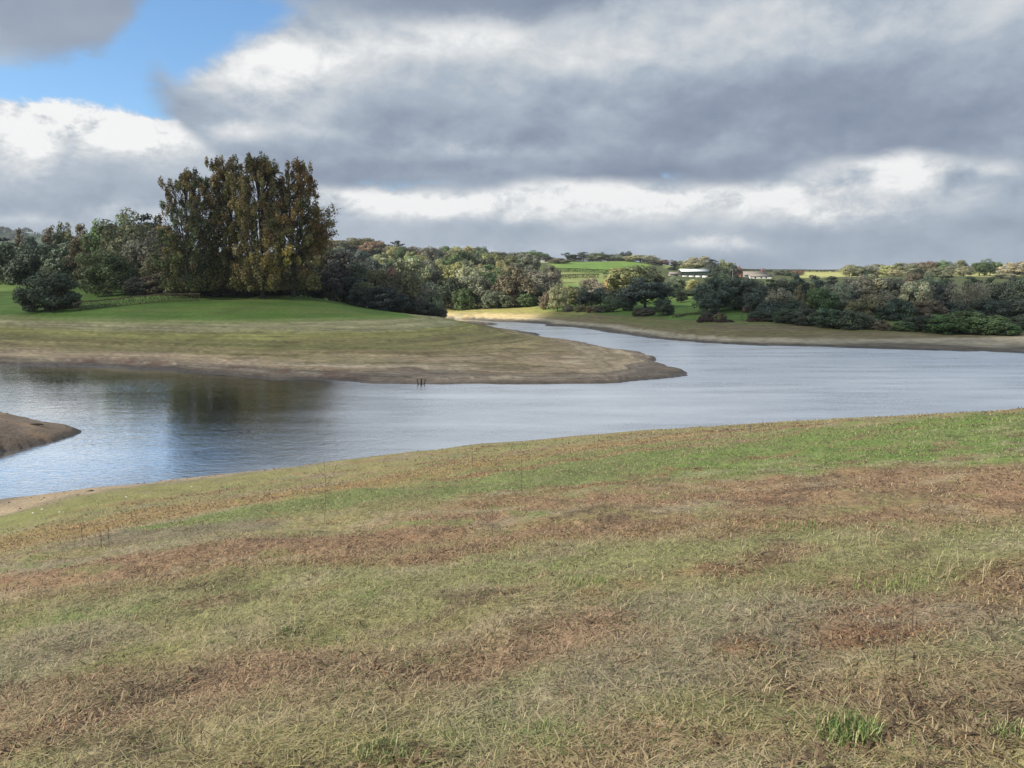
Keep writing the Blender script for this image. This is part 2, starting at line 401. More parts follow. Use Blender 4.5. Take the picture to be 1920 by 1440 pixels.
# ------------------------------------------------------------------ surface colours of the ground (albedo only)
def lerp(c, d, w): return c * (1 - w[..., None]) + np.asarray(d) * w[..., None]
def strip(x, y, pts, warpamp=1.0):
    """0..1 weight of a strip along a world polyline with half widths"""
    best = np.full(x.shape, 9.0)
    for (ax, ay, aw), (bx, by, bw) in zip(pts[:-1], pts[1:]):
        dx, dy = bx - ax, by - ay
        t = np.clip(((x - ax) * dx + (y - ay) * dy) / (dx * dx + dy * dy + 1e-9), 0, 1)
        best = np.minimum(best, np.hypot(x - ax - t * dx, y - ay - t * dy) / (aw + t * (bw - aw)))
    return best
def world_strip(L): return [(*land_at(px, py), w) for px, py, w in L]
BANDS = None
def near_colour(x, y, z):
    global BANDS
    if BANDS is None:
        BANDS = dict(
            orange=world_strip([(-100, 1040, 3.0), (200, 985, 2.6), (450, 945, 2.4), (700, 903, 2.4), (900, 868, 2.6), (1100, 838, 2.6), (1280, 817, 1.8)]),
            green=world_strip([(350, 985, 1.1), (700, 930, 2.0), (1000, 900, 3.2), (1250, 868, 5.0), (1500, 845, 8.0), (1750, 830, 10.0), (2100, 810, 12.0)]),
            vivid=world_strip([(1450, 850, 2.0), (1650, 840, 5.0), (1950, 815, 7.0)]),
            red=world_strip([(-150, 1110, 1.0), (100, 1085, 0.9), (380, 1040, 0.9), (600, 1022, 1.0), (800, 985, 1.3), (1000, 950, 1.6), (1250, 930, 1.7), (1500, 915, 1.5), (1700, 905, 1.6), (1950, 900, 1.7)]),
            red2=world_strip([(500, 1050, 0.30), (800, 1040, 0.45), (1000, 1000, 0.6), (1250, 985, 0.7), (1600, 975, 0.5), (1950, 935, 0.8)]),
            soft=world_strip([(-100, 1170, 0.9), (300, 1120, 0.9), (700, 1085, 1.1), (1100, 1060, 1.2), (1500, 1020, 1.3), (1950, 1000, 1.5)]),
            grey=world_strip([(1050, 1270, 0.6), (1400, 1170, 0.9), (1750, 1150, 0.8)]),
            brown=world_strip([(-100, 1330, 0.5), (300, 1300, 0.6), (700, 1270, 0.55), (1000, 1200, 0.5)]), brown2=world_strip([(1050, 1420, 0.25), (1500, 1330, 0.4), (1950, 1300, 0.4)]),
            grey2=world_strip([(180, 1010, 0.9), (450, 990, 0.7)]))
    w1 = fbm(x * 0.16, y * 0.16, 51, 4) - 0.5
    w2 = fbm(x * 0.9, y * 0.9, 52, 4) - 0.5
    w3 = fbm(x * 3.2, y * 3.2, 53, 3) - 0.5
    n = -0.487 * x + 0.873 * y; t = 0.873 * x + 0.487 * y
    lie = fbm(t * 0.22, n * 1.1, 54, 4) - 0.5              # windrows of cut bracken lie along the slope
    c = np.empty(x.shape + (3,)); c[:] = (0.205, 0.182, 0.085)
    c = lerp(c, (0.160, 0.172, 0.070), sstep(w1 + 0.7 * w2, 0.02, 0.22) * 0.7)
    c = lerp(c, (0.215, 0.140, 0.078), sstep(lie + 0.5 * w2, 0.03, 0.20) * 0.85)
    c = lerp(c, (0.205, 0.180, 0.130), sstep(w2 - w1 * 0.6 + 0.5 * lie, 0.05, 0.24) * 0.7)
    wob = w1 * 1.0 + w2 * 1.0 + lie * 0.9 + w3 * 0.6
    def on(k, col, s=1.0, lo=1.32, hi=0.42):
        return lerp(c, col, s * (1 - sstep(strip(x, y, BANDS[k]) + wob, hi, lo)))
    c = on('soft', (0.205, 0.205, 0.095), 0.8)
    c = on('orange', (0.240, 0.170, 0.078), 0.9)
    c = on('green', (0.125, 0.155, 0.055), 0.9)
    c = on('vivid', (0.115, 0.180, 0.045), 0.75)
    c = on('grey2', (0.150, 0.125, 0.095), 0.7)
    c = on('red', (0.225, 0.146, 0.088), 0.92)
    c = on('red2', (0.228, 0.145, 0.085), 0.8)
    c = on('grey', (0.190, 0.165, 0.120), 0.75)
    c = on('brown', (0.205, 0.150, 0.098), 0.75); c = on('brown2', (0.210, 0.148, 0.094), 0.7)
    m1 = fbm(t * 1.1, n * 2.0, 57, 4) - 0.5; m2 = fbm(t * 1.6 + 40, n * 2.6, 58, 4) - 0.5
    lo = 1 - sstep(n, 9, 15)
    c = lerp(c, (0.205, 0.138, 0.088), sstep(m1, 0.06, 0.17) * 0.75 * lo)
    c = lerp(c, (0.275, 0.235, 0.155), sstep(-m1, 0.09, 0.19) * 0.55 * lo)
    c = lerp(c, (0.150, 0.172, 0.062), sstep(m2, 0.14, 0.24) * 0.5 * lo)
    c = lerp(c, (0.085, 0.060, 0.042), sstep(-m2 + 0.35 * w3, 0.17, 0.25) * 0.75 * lo)
    c = lerp(c, (0.20, 0.105, 0.055), sstep(lie * 1.2 + w3, 0.30, 0.42) * 0.55)
    c = lerp(c, (0.12, 0.18, 0.05), sstep(w2 * 1.1 - w3, 0.32, 0.42) * 0.5)
    zz = z + w2 * 0.5 + w1 * 0.6
    c = lerp(c, (0.165, 0.175, 0.062), (1 - sstep(zz, 1.0, 1.7)) * (1 - sstep(t, -5, 20)) * 0.8)
    c = lerp(c, (0.165, 0.140, 0.100), (1 - sstep(zz, 0.55, 0.95)))
    c = lerp(c, (0.320, 0.250, 0.165), (1 - sstep(np.abs(zz - 0.45), 0.08, 0.30)) * (1 - sstep(t, 0, 15)) * 0.8)
    c = lerp(c, (0.070, 0.055, 0.042), (1 - sstep(z, 0.12, 0.22)))
    return c
def stripes(x, y, z, seed):
    w = fbm(x * 0.035, y * 0.035, seed, 3) - 0.5
    return fbm(x * 0.05, (z + 0.25 * w) * 5.5, seed + 3, 4) - 0.5, fbm(x * 0.02, z * 2.2, seed + 9, 3) - 0.5
def pen_colour(x, y, z):
    s1, s2 = stripes(x, y, z, 71)
    w = fbm(x * 0.11, y * 0.11, 77, 4) - 0.5
    zz = z + s1 * 0.55 + w * 0.5 + s2 * 0.5
    lawn = np.array((0.074, 0.138, 0.023)) * (0.72 + 0.56 * fbm(x * 0.16, y * 0.09, 83, 4))[..., None]; lawn = lerp(lawn, (0.125, 0.155, 0.042), sstep(fbm(x * 0.05, y * 0.11, 84, 4), 0.52, 0.70) * 0.55)
    c = np.empty(x.shape + (3,)); c[:] = (0.155, 0.130, 0.100)
    c = lerp(c, (0.240, 0.190, 0.125), sstep(zz, 0.40, 0.75))
    c = lerp(c, (0.175, 0.145, 0.075), sstep(zz, 1.0, 1.4))
    c = lerp(c, (0.135, 0.122, 0.052), sstep(zz, 1.6, 2.0))
    c = lerp(c, (0.165, 0.160, 0.056), sstep(zz, 2.3, 2.7))
    c = lerp(c, (0.190, 0.180, 0.098), sstep(zz, 2.95, 3.3))
    c = lerp(c, (0.130, 0.160, 0.050), sstep(zz, 3.75, 4.1) * 0.8)
    c = lerp(c, lawn, sstep(z + w * 0.7 + s1 * 0.4 + sstep(x, -30, 0) * 0.9, 4.15, 4.6))
    c = lerp(c, c * (0.62, 0.75, 0.62), sstep(s1, 0.10, 0.28) * 0.55)
    c = lerp(c, c * 1.25, sstep(-s1, 0.08, 0.24) * 0.6)
    f1 = fbm(x * 0.09, z * 15.0 + w * 3, 73, 3) - 0.5; lowz = 1 - sstep(z, 3.6, 4.8)
    c = lerp(c, c * (0.66, 0.64, 0.62), sstep(f1, 0.06, 0.20) * 0.8 * lowz)
    c = lerp(c, c * 1.32, sstep(-f1, 0.08, 0.22) * 0.8 * lowz)
    c = lerp(c, (0.32, 0.27, 0.19), sstep(fbm(x * 0.04, z * 9, 79, 3), 0.66, 0.76) * (1 - sstep(z, 1.0, 1.6)) * 0.8)
    c = lerp(c, (0.085, 0.130, 0.035), sstep(fbm(x * 0.03, z * 6 + 3, 80, 3), 0.62, 0.74) * sstep(z, 1.6, 2.4) * lowz * 0.7)
    rough_ = fbm(x * 0.5, y * 0.5, 82, 3)
    c = lerp(c, (0.115, 0.075, 0.055), sstep(rough_, 0.45, 0.62) * (1 - sstep(z, 0.35, 0.85)) * (1 - sstep(x, -25, -5)))
    far = sstep(y, 190, 230)
    c = lerp(c, (0.085, 0.140, 0.030), far * sstep(z, 5, 7))
    c = c * (1 + 0.25 * (1 - sstep(z, 4.0, 4.8)))[..., None]
    c = lerp(c, (0.075, 0.060, 0.048), (1 - sstep(z + s1 * 0.12, 0.16, 0.34)))
    return c
FIELDS = None
def far_colour(x, y, z):
    global FIELDS
    if FIELDS is None: FIELDS = True
    s1, s2 = stripes(x, y, z, 91)
    w = fbm(x * 0.08, y * 0.08, 97, 4) - 0.5
    zz = z + s1 * 0.35 + w * 0.4
    c = np.empty(x.shape + (3,)); c[:] = (0.150, 0.130, 0.098)
    c = lerp(c, (0.380, 0.335, 0.240), sstep(zz, 0.42, 0.62))
    c = lerp(c, (0.190, 0.160, 0.085), sstep(zz, 0.85, 1.15))
    c = lerp(c, (0.170, 0.172, 0.062), sstep(zz, 1.3, 1.7))
    c = lerp(c, (0.195, 0.150, 0.085), sstep(w + 0.4 * s1, 0.08, 0.22) * sstep(zz, 1.0, 1.6) * 0.8)
    c = lerp(c, (0.082, 0.150, 0.028), sstep(zz, 2.3, 2.9))
    sand = sstep(y, 212, 224) * (1 - sstep(x, 2, 16)) * (1 - sstep(z, 3.6, 4.6)) * sstep(z, 0.5, 0.9)
    c = lerp(c, (0.42, 0.33, 0.17), sand * (1 - sstep(zz, 1.5, 2.3)))
    c = lerp(c, (0.30, 0.27, 0.085), sand * sstep(zz, 1.5, 2.3) * 0.9)
    fl = fbm(x * 0.012, y * 0.012, 99, 3)
    c = lerp(c, (0.060, 0.075, 0.026), sstep(y + x * 0.1, 250, 290))
    # open pastures on the hill
    bear = CX + F * x / np.maximum(y, 1.0)
    def plot(b0, b1, y0, y1, e=6.0):
        q = w * 14
        return sstep(bear + q, b0 - e, b0 + e) * (1 - sstep(bear + q, b1 - e, b1 + e)) * sstep(y + w * 12, y0, y0 + 8) * (1 - sstep(y, y1, y1 + 8))
    grass = lerp(np.broadcast_to(np.array((0.120, 0.205, 0.040)), c.shape), (0.18, 0.21, 0.07), sstep(fl, 0.45, 0.62)) * (0.85 + 0.3 * fbm(x * 0.25, y * 0.02, 66, 3))[..., None]
    past = plot(1030, 1215, 345, 720)
    past = np.maximum(past, plot(700, 760, 540, 640)); past = np.maximum(past, plot(910, 1010, 560, 720)); past = np.maximum(past, plot(1262, 1345, 500, 610)); past = np.maximum(past, plot(1240, 1345, 640, 780))
    past = np.maximum(past, plot(1255, 1330, 172, 250))
    c = lerp(c, grass, past)
    c = lerp(c, (0.34, 0.34, 0.13), plot(1490, 2200, 600, 760))
    c = lerp(c, (0.050, 0.085, 0.040), sstep(y, 1000, 1200))
    c = lerp(c, (0.070, 0.058, 0.048), (1 - sstep(z + s1 * 0.1, 0.14, 0.26)))
    return c
def spit_colour(x, y, z):
    w = fbm(x * 0.5, y * 0.5, 101, 4) - 0.5
    c = np.empty(x.shape + (3,)); c[:] = (0.125, 0.098, 0.075)
    c = lerp(c, (0.19, 0.135, 0.09), sstep(w + z * 0.3, 0.10, 0.32))
    c = lerp(c, (0.060, 0.050, 0.042), (1 - sstep(z + w * 0.2, 0.10, 0.34)))
    return c
GC = np.zeros(GX.shape + (3,))
for k, fn in enumerate((near_colour, pen_colour, far_colour, spit_colour)):
    m = GR == k
    GC[m] = fn(GX[m], GY[m], GZ[m])

def ground_mat(name, fine, bstr, lines=False):
    m = new_mat(name); p = wpos(); x, y, z = sep(p)
    n1 = noise(p, fine, 6.0, 0.62); n2 = noise(p, fine * 0.13, 4.0, 0.55)
    f = sm(n1, 0.25, 0.75, 0.66, 1.36, 'LINEAR') * sm(n2, 0.3, 0.7, 0.88, 1.13, 'LINEAR')
    g = nd('ShaderNodeVectorMath', operation='SCALE'); put(g.inputs[0], attr()); put(g.inputs['Scale'], f)
    if lines:
        st = noise(xyz(x * 0.05, y * 0.012, z * 15.0 + n2 * 1.2), 1.0, 4.0, 0.6); st2 = noise(xyz(x * 0.11 + 7.0, y * 0.03, z * 34.0), 1.0, 2.0, 0.5)
        k = sm(z, 3.4, 4.6, 1.0, 0.12)
        f = f * (1.0 + (sm(st, 0.30, 0.70, -0.28, 0.28, 'LINEAR') + sm(st2, 0.3, 0.7, -0.16, 0.16, 'LINEAR')) * k)
        g = nd('ShaderNodeVectorMath', operation='SCALE'); put(g.inputs[0], attr()); put(g.inputs['Scale'], f)
    rough = sm(z, 0.05, 0.30, 0.45, 0.95)
    out(principled(N(g.outputs[0]), rough, bump(n1, bstr, 0.08), 0.25))
    return m
mats = [ground_mat('near_bank_turf', 9.0, 0.9), ground_mat('drawdown_soil', 1.6, 0.8, True), ground_mat('far_shore_soil', 0.7, 0.8, True), ground_mat('wet_mud', 3.0, 0.9)]
idx = np.arange(NROW * NCOL).reshape(NROW, NCOL)
quads = np.stack([idx[:-1, :-1], idx[:-1, 1:], idx[1:, 1:], idx[1:, :-1]], -1).reshape(-1, 4)
qreg = GR[:-1, :-1].ravel()
VV = np.stack([GX, GY, GZ], -1).reshape(-1, 3); CCV = GC.reshape(-1, 3)
for k, nm in enumerate(('near_bank', 'peninsula', 'far_hillside', 'mud_spit')):
    q = quads[qreg == k]
    used, inv = np.unique(q.ravel(), return_inverse=True)
    me = mk_mesh(nm, VV[used], inv.reshape(-1, 4)[:, ::-1], [mats[k]], CCV[used], True)
    tag(obj(nm, me), kind='structure')

# ------------------------------------------------------------------ water
m = new_mat('lake_water'); p = wpos(); x, y, z = sep(p)
big = noise(p, 0.022, 3.0, 0.5)
gust = noise(vscale(p, (0.02, 0.05, 0.0)), 1.0, 3.0, 0.55)
rip = noise(vscale(p, (0.8, 1.7, 1.0)), 2.6, 3.0, 0.55, 0.3)
rip2 = noise(vscale(p, (0.5, 1.0, 1.0)), 0.8, 2.0, 0.5, 0.2)
calm = sm(y, 118.0, 128.0) * sm(x, 52.0, 40.0)                    # sheltered strip under the far shore
near = sm(y, 30.0, 85.0, 1.0, 0.8) * sm(x, -25.0, 5.0, 0.20, 1.7)
amp = sm(gust, 0.35, 0.65, 0.55, 1.0) * near * (1.0 - 0.75 * calm)
h = (rip * 0.75 + rip2 * 0.8) * amp
wn = bump(h, 1.0, 0.13)
body = principled((0.090, 0.105, 0.105), 0.5, wn, 0.0)
gl_ = nd('ShaderNodeBsdfGlossy'); gl_.inputs['Color'].default_value = (0.99, 1.0, 1.0, 1); put(gl_.inputs['Roughness'], mth('ADD', sm(x, -30.0, 0.0, 0.03, 0.25), sm(noise(vscale(p, (0.05, 0.22, 0.0)), 1.0, 6.0, 0.62), 0.35, 0.65, -0.01, 0.14, 'LINEAR') * sm(x, -28.0, -5.0, 0.25, 1.0))); put(gl_.inputs['Normal'], wn)
fr = nd('ShaderNodeFresnel'); fr.inputs['IOR'].default_value = 1.9
mx = nd('ShaderNodeMixShader'); put(mx.inputs[0], sm(N(fr.outputs[0]), 0.02, 0.30, 0.6, 1.0, 'LINEAR'))
N.nt.links.new(body.outputs[0], mx.inputs[1]); N.nt.links.new(gl_.outputs[0], mx.inputs[2])
out(mx)
wm = mk_mesh('lake', [(-900, 5, 0), (900, 5, 0), (0, 800, 0)], [(0, 1, 2)], [m])
tag(obj('lake_water', wm), kind='structure')

# ------------------------------------------------------------------ trees: tapered trunks, limbs, leafy crowns
def leaf_mat(name, trans=0.22):
    m = new_mat(name)
    oi = nd('ShaderNodeObjectInfo')
    base = mixc(1.0, N(oi.outputs['Color']), attr(), 'MULTIPLY')
    p = wpos()
    n1 = noise(p, 0.55, 3.0, 0.5)
    hs = nd('ShaderNodeHueSaturation'); put(hs.inputs['Color'], base)
    put(hs.inputs['Hue'], sm(n1, 0.3, 0.7, 0.482, 0.516, 'LINEAR')); put(hs.inputs['Value'], sm(n1, 0.3, 0.7, 0.80, 1.22, 'LINEAR')); hs.inputs['Saturation'].default_value = 1.0
    base = N(hs.outputs[0])
    pr = principled(base, 0.62, None, 0.25)
    tr = nd('ShaderNodeBsdfTranslucent'); put(tr.inputs[0], base)
    mx = nd('ShaderNodeMixShader'); mx.inputs[0].default_value = trans
    N.nt.links.new(pr.outputs[0], mx.inputs[1]); N.nt.links.new(tr.outputs[0], mx.inputs[2])
    out(mx)
    return m
def bark_mat(name, c0, c1):
    m = new_mat(name); p = opos()
    n1 = noise(vscale(p, (6, 6, 1.2)), 3.0, 5.0, 0.6)
    out(principled(mixc(sm(n1, 0.35, 0.65), c0, c1), 0.9, bump(n1, 0.8, 0.05), 0.2))
    return m
M_LEAF = leaf_mat('leaves')
M_BARK = bark_mat('bark', (0.045, 0.036, 0.028), (0.11, 0.095, 0.075))
M_PALE = bark_mat('pale_bark', (0.16, 0.145, 0.12), (0.30, 0.28, 0.25))
M_HEDGE = M_LEAF

def tube(pts, rad, sides=6):
    pts = np.asarray(pts, float); V = []; Fq = []
    n = len(pts)
    for i in range(n):
        d = pts[min(i + 1, n - 1)] - pts[max(i - 1, 0)]; d = d / (np.linalg.norm(d) + 1e-9)
        a = np.cross(d, (0.3, 1, 0.1)); a /= np.linalg.norm(a) + 1e-9; b = np.cross(d, a)
        for k in range(sides):
            th = 2 * math.pi * k / sides
            V.append(pts[i] + rad[i] * (a * math.cos(th) + b * math.sin(th)))
    for i in range(n - 1):
        for k in range(sides):
            k2 = (k + 1) % sides
            Fq.append((i * sides + k, i * sides + k2, (i + 1) * sides + k2, (i + 1) * sides + k))
    return np.array(V), np.array(Fq)
def join(parts):
    V = []; Fq = []; o = 0
    for v, f in parts: V.append(v); Fq.append(f + o); o += len(v)
    return np.concatenate(V), np.concatenate(Fq)

def leaves(pos, nrm, size, r, aspect=1.0):
    """one small four-sided leaf spray per position"""
    n = len(pos)
    nrm = nrm / (np.linalg.norm(nrm, axis=1, keepdims=True) + 1e-9)
    q = r.normal(size=(n, 3)); a = np.cross(nrm, q); a /= np.linalg.norm(a, axis=1, keepdims=True) + 1e-9; b = np.cross(nrm, a)
    s = (size * (0.6 + 0.8 * r.random(n)))[:, None]
    lift = nrm * s * 0.25
    V = np.stack([pos - a * s, pos - b * s * 0.6 * aspect + lift, pos + a * s, pos + b * s * 0.6 * aspect + lift], 1).reshape(-1, 3)
    return V, np.arange(n * 4).reshape(-1, 4)

def sphere_dirs(n, r):
    q = r.normal(size=(n, 3)); return q / np.linalg.norm(q, axis=1, keepdims=True)

def crown_from_clumps(cc, cr, n_each, leaf, r, tint=0.35, up=0.25, squash=0.8):
    """clumps (centres cc, radii cr) -> leaf cloud; gaps stay between the clumps"""
    P_, Nn, T = [], [], []
    axis = cc.mean(0)
    for c, rad in zip(cc, cr):
        n = max(8, int(n_each * (rad / cr.mean()) ** 2))
        d = sphere_dirs(n, r)
        k = 0.55 + 0.5 * r.random(n) ** 0.6
        p = c + d * (rad * k)[:, None] * (1, 1, squash)
        o = c - axis; o = o / (np.linalg.norm(o) + 1e-6)
        P_.append(p); Nn.append(d + 0.35 * o + 0.55 * r.normal(size=(n, 3)) + (0, 0, up))
        T.append(np.clip(1 + tint * (r.random() - 0.5) * 2 + 0.30 * (r.random(n) - 0.5) * 2, 0.3, 1.9))
    pos, nr, t = np.concatenate(P_), np.concatenate(Nn), np.concatenate(T)
    V, Fq = leaves(pos, nr, np.full(len(pos), leaf), r)
    warm = r.normal(0, 0.06, len(t))
    col = np.stack([t * (1 + warm), t, t * (1 - warm)], 1)
    return V, Fq, np.repeat(col, 4, 0)

def limbs(r, h0, h1, n, spread, lean=0.5, base_r=0.012, trunk_r=0.022, top=0.8):
    pts = [(0.012 * math.sin(3 * t + r.random()), 0.012 * math.cos(2.3 * t), t * top) for t in np.linspace(-0.02, 1, 7)]
    parts = [tube(pts, [trunk_r * (1.35 if i == 0 else 1) * (1 - 0.13 * i) for i in range(7)], 7)]
    for i in range(n):
        z0 = h0 + (h1 - h0) * (i + r.random() * 0.6) / n; th = 2.4 * i + r.random()
        L = spread * (0.6 + 0.4 * r.random()) * (1 - 0.45 * (z0 - h0) / max(h1 - h0, 0.01))
        dx, dy = math.cos(th), math.sin(th)
        q = [(dx * L * t, dy * L * t, z0 + L * lean * (t + 0.5 * t * t)) for t in np.linspace(0, 1, 5)]
        parts.append(tube(q, [base_r * (1 - 0.2 * k) for k in range(5)], 5))
        e = q[3]
        for s in (-1, 1):
            th2 = th + s * 0.7; l2 = L * 0.4
            parts.append(tube([e, (e[0] + math.cos(th2) * l2 * 0.5, e[1] + math.sin(th2) * l2 * 0.5, e[2] + l2 * 0.35), (e[0] + math.cos(th2) * l2, e[1] + math.sin(th2) * l2, e[2] + l2 * 0.6)], [base_r * 0.45, base_r * 0.3, base_r * 0.15], 4))
    return join(parts)

PROTO = {}
def proto(kind, seed):
    """unit tree: height 1, width 1; returns trunk mesh, crown mesh"""
    key = (kind, seed)
    if key in PROTO: return PROTO[key]
    r = np.random.default_rng(1000 + seed * 17 + sum(ord(ch) for ch in kind))
    if kind in ('round', 'tall', 'low', 'bare'):
        spec = dict(round=(60, 0.10, 0.54, 0.44, 0.44), tall=(56, 0.07, 0.52, 0.46, 0.44), low=(60, 0.00, 0.45, 0.5, 0.46), bare=(40, 0.25, 0.62, 0.36, 0.36))[kind]
        nC_, zb, zc, rz, rx = spec
        cc = []; lob = [(r.normal(0, 0.13, 2), zc + r.uniform(-0.16, 0.20), r.uniform(0.22, 0.34)) for _ in range(7)]
        while len(cc) < nC_:
            if r.random() < 0.72:
                (lx, ly), lz, lr = lob[r.integers(len(lob))]
                d = sphere_dirs(1, r)[0]
                p = np.array([lx, ly, lz]) + d * lr * np.array([1.15, 1.15, 1.0])
            else:
                d = sphere_dirs(1, r)[0]; p = np.array([d[0] * rx, d[1] * rx, zc + d[2] * rz]) * r.uniform(0.75, 0.95)
            if p[2] < zb + 0.05 or p[2] > 0.96 or math.hypot(p[0], p[1]) > 0.49: continue
            if kind == 'tall' and math.hypot(p[0], p[1]) > 0.47 * math.sqrt(max(0.02, 1 - ((p[2] - 0.42) / 0.58) ** 2)): continue
            if kind == 'round' and math.hypot(p[0], p[1]) > 0.49 * (max(0.02, 1 - ((p[2] - 0.5) / 0.5) ** 2)) ** 0.5 + 0.03: continue
            if kind == 'low' and math.hypot(p[0], p[1]) > 0.49 * (max(0.02, 1 - (max(p[2] - 0.25, 0) / 0.75) ** 2)) ** 0.5: continue
            cc.append(p)
        cc = np.array(cc); cr = r.uniform(0.085, 0.150, nC_)
        n_each = dict(round=105, tall=105, low=105, bare=34)[kind]
        V, Fq, col = crown_from_clumps(cc, cr, n_each, 0.024 if kind != 'bare' else 0.019, r)
        hi = np.quantile(V[:, 2], 0.998); V[:, 2] *= 1 / hi
        tr = limbs(r, zb + 0.06, 0.62, 9, 0.36, 0.6, 0.010, 0.024 if kind != 'low' else 0.014) if kind != 'bare' else limbs(r, 0.2, 0.85, 20, 0.30, 1.1, 0.008, 0.018, 0.92)
    elif kind == 'pine':        # flat dark plates
        cc = []; cr = []
        for k in range(13):
            z = 0.22 + 0.74 * k / 12; R = 0.44 * (1 - 0.75 * ((z - 0.22) / 0.78) ** 1.6) * r.uniform(0.7, 1.1)
            for q in range(max(2, int(7 * R / 0.4))):
                th = r.uniform(0, 6.28); rr_ = R * r.uniform(0.25, 1)
                cc.append((rr_ * math.cos(th), rr_ * math.sin(th), z + r.normal(0, 0.02))); cr.append(r.uniform(0.08, 0.13))
        V, Fq, col = crown_from_clumps(np.array(cc), np.array(cr), 85, 0.022, r, squash=0.42)
        V[:, 2] *= 1 / np.quantile(V[:, 2], 0.999)
        tr = limbs(r, 0.25, 0.9, 14, 0.34, 0.15, 0.007, 0.018, 0.95)
    elif kind == 'cone':        # slim pointed
        cc = []; cr = []
        for k in range(40):
            z = r.uniform(0.08, 0.95); R = 0.42 * (1 - (z - 0.05)) ** 0.8 + 0.02; th = r.uniform(0, 6.28); rr_ = R * r.uniform(0.3, 1)
            cc.append((rr_ * math.cos(th), rr_ * math.sin(th), z)); cr.append(0.05 + 0.10 * (1 - z))
        V, Fq, col = crown_from_clumps(np.array(cc), np.array(cr), 95, 0.022, r, squash=0.9)
        tr = limbs(r, 0.15, 0.8, 10, 0.28, 0.4, 0.007, 0.02, 0.92)
    elif kind == 'cedar':       # spreading layered top on a bare bole
        cc = []; cr = []
        for z, R in ((0.62, 0.25), (0.74, 0.45), (0.86, 0.40), (0.96, 0.2)):
            for q in range(9):
                th = r.uniform(0, 6.28); rr_ = R * r.uniform(0.2, 1); cc.append((rr_ * math.cos(th), rr_ * math.sin(th), z + 0.03 * r.normal())); cr.append(r.uniform(0.06, 0.11))
        V, Fq, col = crown_from_clumps(np.array(cc), np.array(cr), 60, 0.026, r, squash=0.3)
        tr = limbs(r, 0.5, 0.85, 8, 0.4, 0.2, 0.010, 0.028, 0.95)
    elif kind == 'bush':        # willow scrub, dense to the ground
        cc = []; cr = []
        while len(cc) < 62:
            d = sphere_dirs(1, r)[0]; p = np.array([d[0] * 0.43, d[1] * 0.43, 0.40 + d[2] * 0.50]) * (1, 1, 1) * r.uniform(0.82, 1.0) + r.normal(0, 0.03, 3)
            if p[2] < 0.06: continue
            cc.append(p); cr.append(r.uniform(0.09, 0.15))
        V, Fq, col = crown_from_clumps(np.array(cc), np.array(cr), 140, 0.024, r, up=0.5)
        V[:, 2] = np.maximum(V[:, 2], -0.01) / np.quantile(V[:, 2], 0.998)
        parts = []
        for k in range(9):
            th = r.uniform(0, 6.28); L = r.uniform(0.15, 0.36)
            parts.append(tube([(0.05 * math.cos(th), 0.05 * math.sin(th), -0.03), (L * 0.5 * math.cos(th), L * 0.5 * math.sin(th), 0.35), (L * math.cos(th), L * math.sin(th), 0.72)], [0.014, 0.010, 0.004], 5))
        tr = join(parts)
    tm = mk_mesh(kind + '_trunk', tr[0], tr[1], [M_PALE if kind == 'bare' else M_BARK], None, True)
    cm = mk_mesh(kind + '_crown', V, Fq, [M_LEAF], col)
    PROTO[key] = (tm, cm)
    return PROTO[key]

TINT = dict(dark=(0.038, 0.052, 0.030), deep=(0.030, 0.042, 0.031), green=(0.050, 0.080, 0.026), olive=(0.088, 0.088, 0.034), grey=(0.098, 0.100, 0.064), sage=(0.085, 0.100, 0.060),
            brown=(0.085, 0.074, 0.042), purple=(0.060, 0.054, 0.042), yellow=(0.165, 0.165, 0.055), gold=(0.27, 0.205, 0.060), orange=(0.36, 0.165, 0.045), rust=(0.135, 0.082, 0.050), pale=(0.175, 0.165, 0.085), pink=(0.17, 0.105, 0.085), blue=(0.042, 0.056, 0.046))
WORD = dict(dark='dark green', deep='very dark green', green='mid green', olive='olive green', grey='grey-green', sage='sage green', brown='brown', purple='purple-brown', yellow='yellow-green', gold='golden yellow', orange='orange', rust='rusty red-brown', pale='pale buff-green', pink='pinkish brown', blue='blackish green')
SHAPE = dict(round='round-crowned tree', tall='tall oval-crowned tree', low='broad low-skirted tree', bare='thinning grey-stemmed tree', pine='layered evergreen tree', cone='slim pointed tree', cedar='flat-topped evergreen tree', bush='dense rounded bush')
NAME = dict(round='broadleaf_tree', tall='broadleaf_tree', low='broadleaf_tree', bare='bare_tree', pine='evergreen_tree', cone='pointed_tree', cedar='cedar_tree', bush='bush')
count = {}
def plant(px, top, wpx, d, kind, tint, place, group, seed=None, jitter=0.12, bright=2.2, dull=0.22):
    """a tree on bearing px at distance d, crown reaching the height top, wpx wide (both as angles of 1/1480)"""
    p = at(px, top, d); z0 = float(ground(p[0], p[1])) - 0.15
    if z0 < 0.1: z0 = max(z0, -0.2)
    h = max(p[2] - z0, 2.0); w = 1.12 * wpx * d / F
    k = count.get(kind, 0); count[kind] = k + 1
    tm, cm = proto(kind, (k % 4) if seed is None else seed)
    e = bpy.data.objects.new(NAME[kind], None); COL.objects.link(e)
    e.location = (p[0], p[1], z0); e.rotation_euler = (0, 0, rng.uniform(0, 6.28)); e.empty_display_size = 0.3
    tag(e, f'{WORD[tint]} {SHAPE[kind]} {place}', 'bush' if kind == 'bush' else 'tree', group)
    sc = (w, w * rng.uniform(0.9, 1.1), h)
    c = np.array(TINT[tint]) * bright * (1 + jitter * rng.normal(size=3) * 0.5) * (1 + jitter * rng.normal())
    c = c * (1 - dull) + c.mean() * dull
    t_ = obj('trunk', tm, e, scale=sc); c_ = obj('crown', cm, e, scale=sc); c_.color = (*np.clip(c, 0.01, 0.6), 1)
    return e

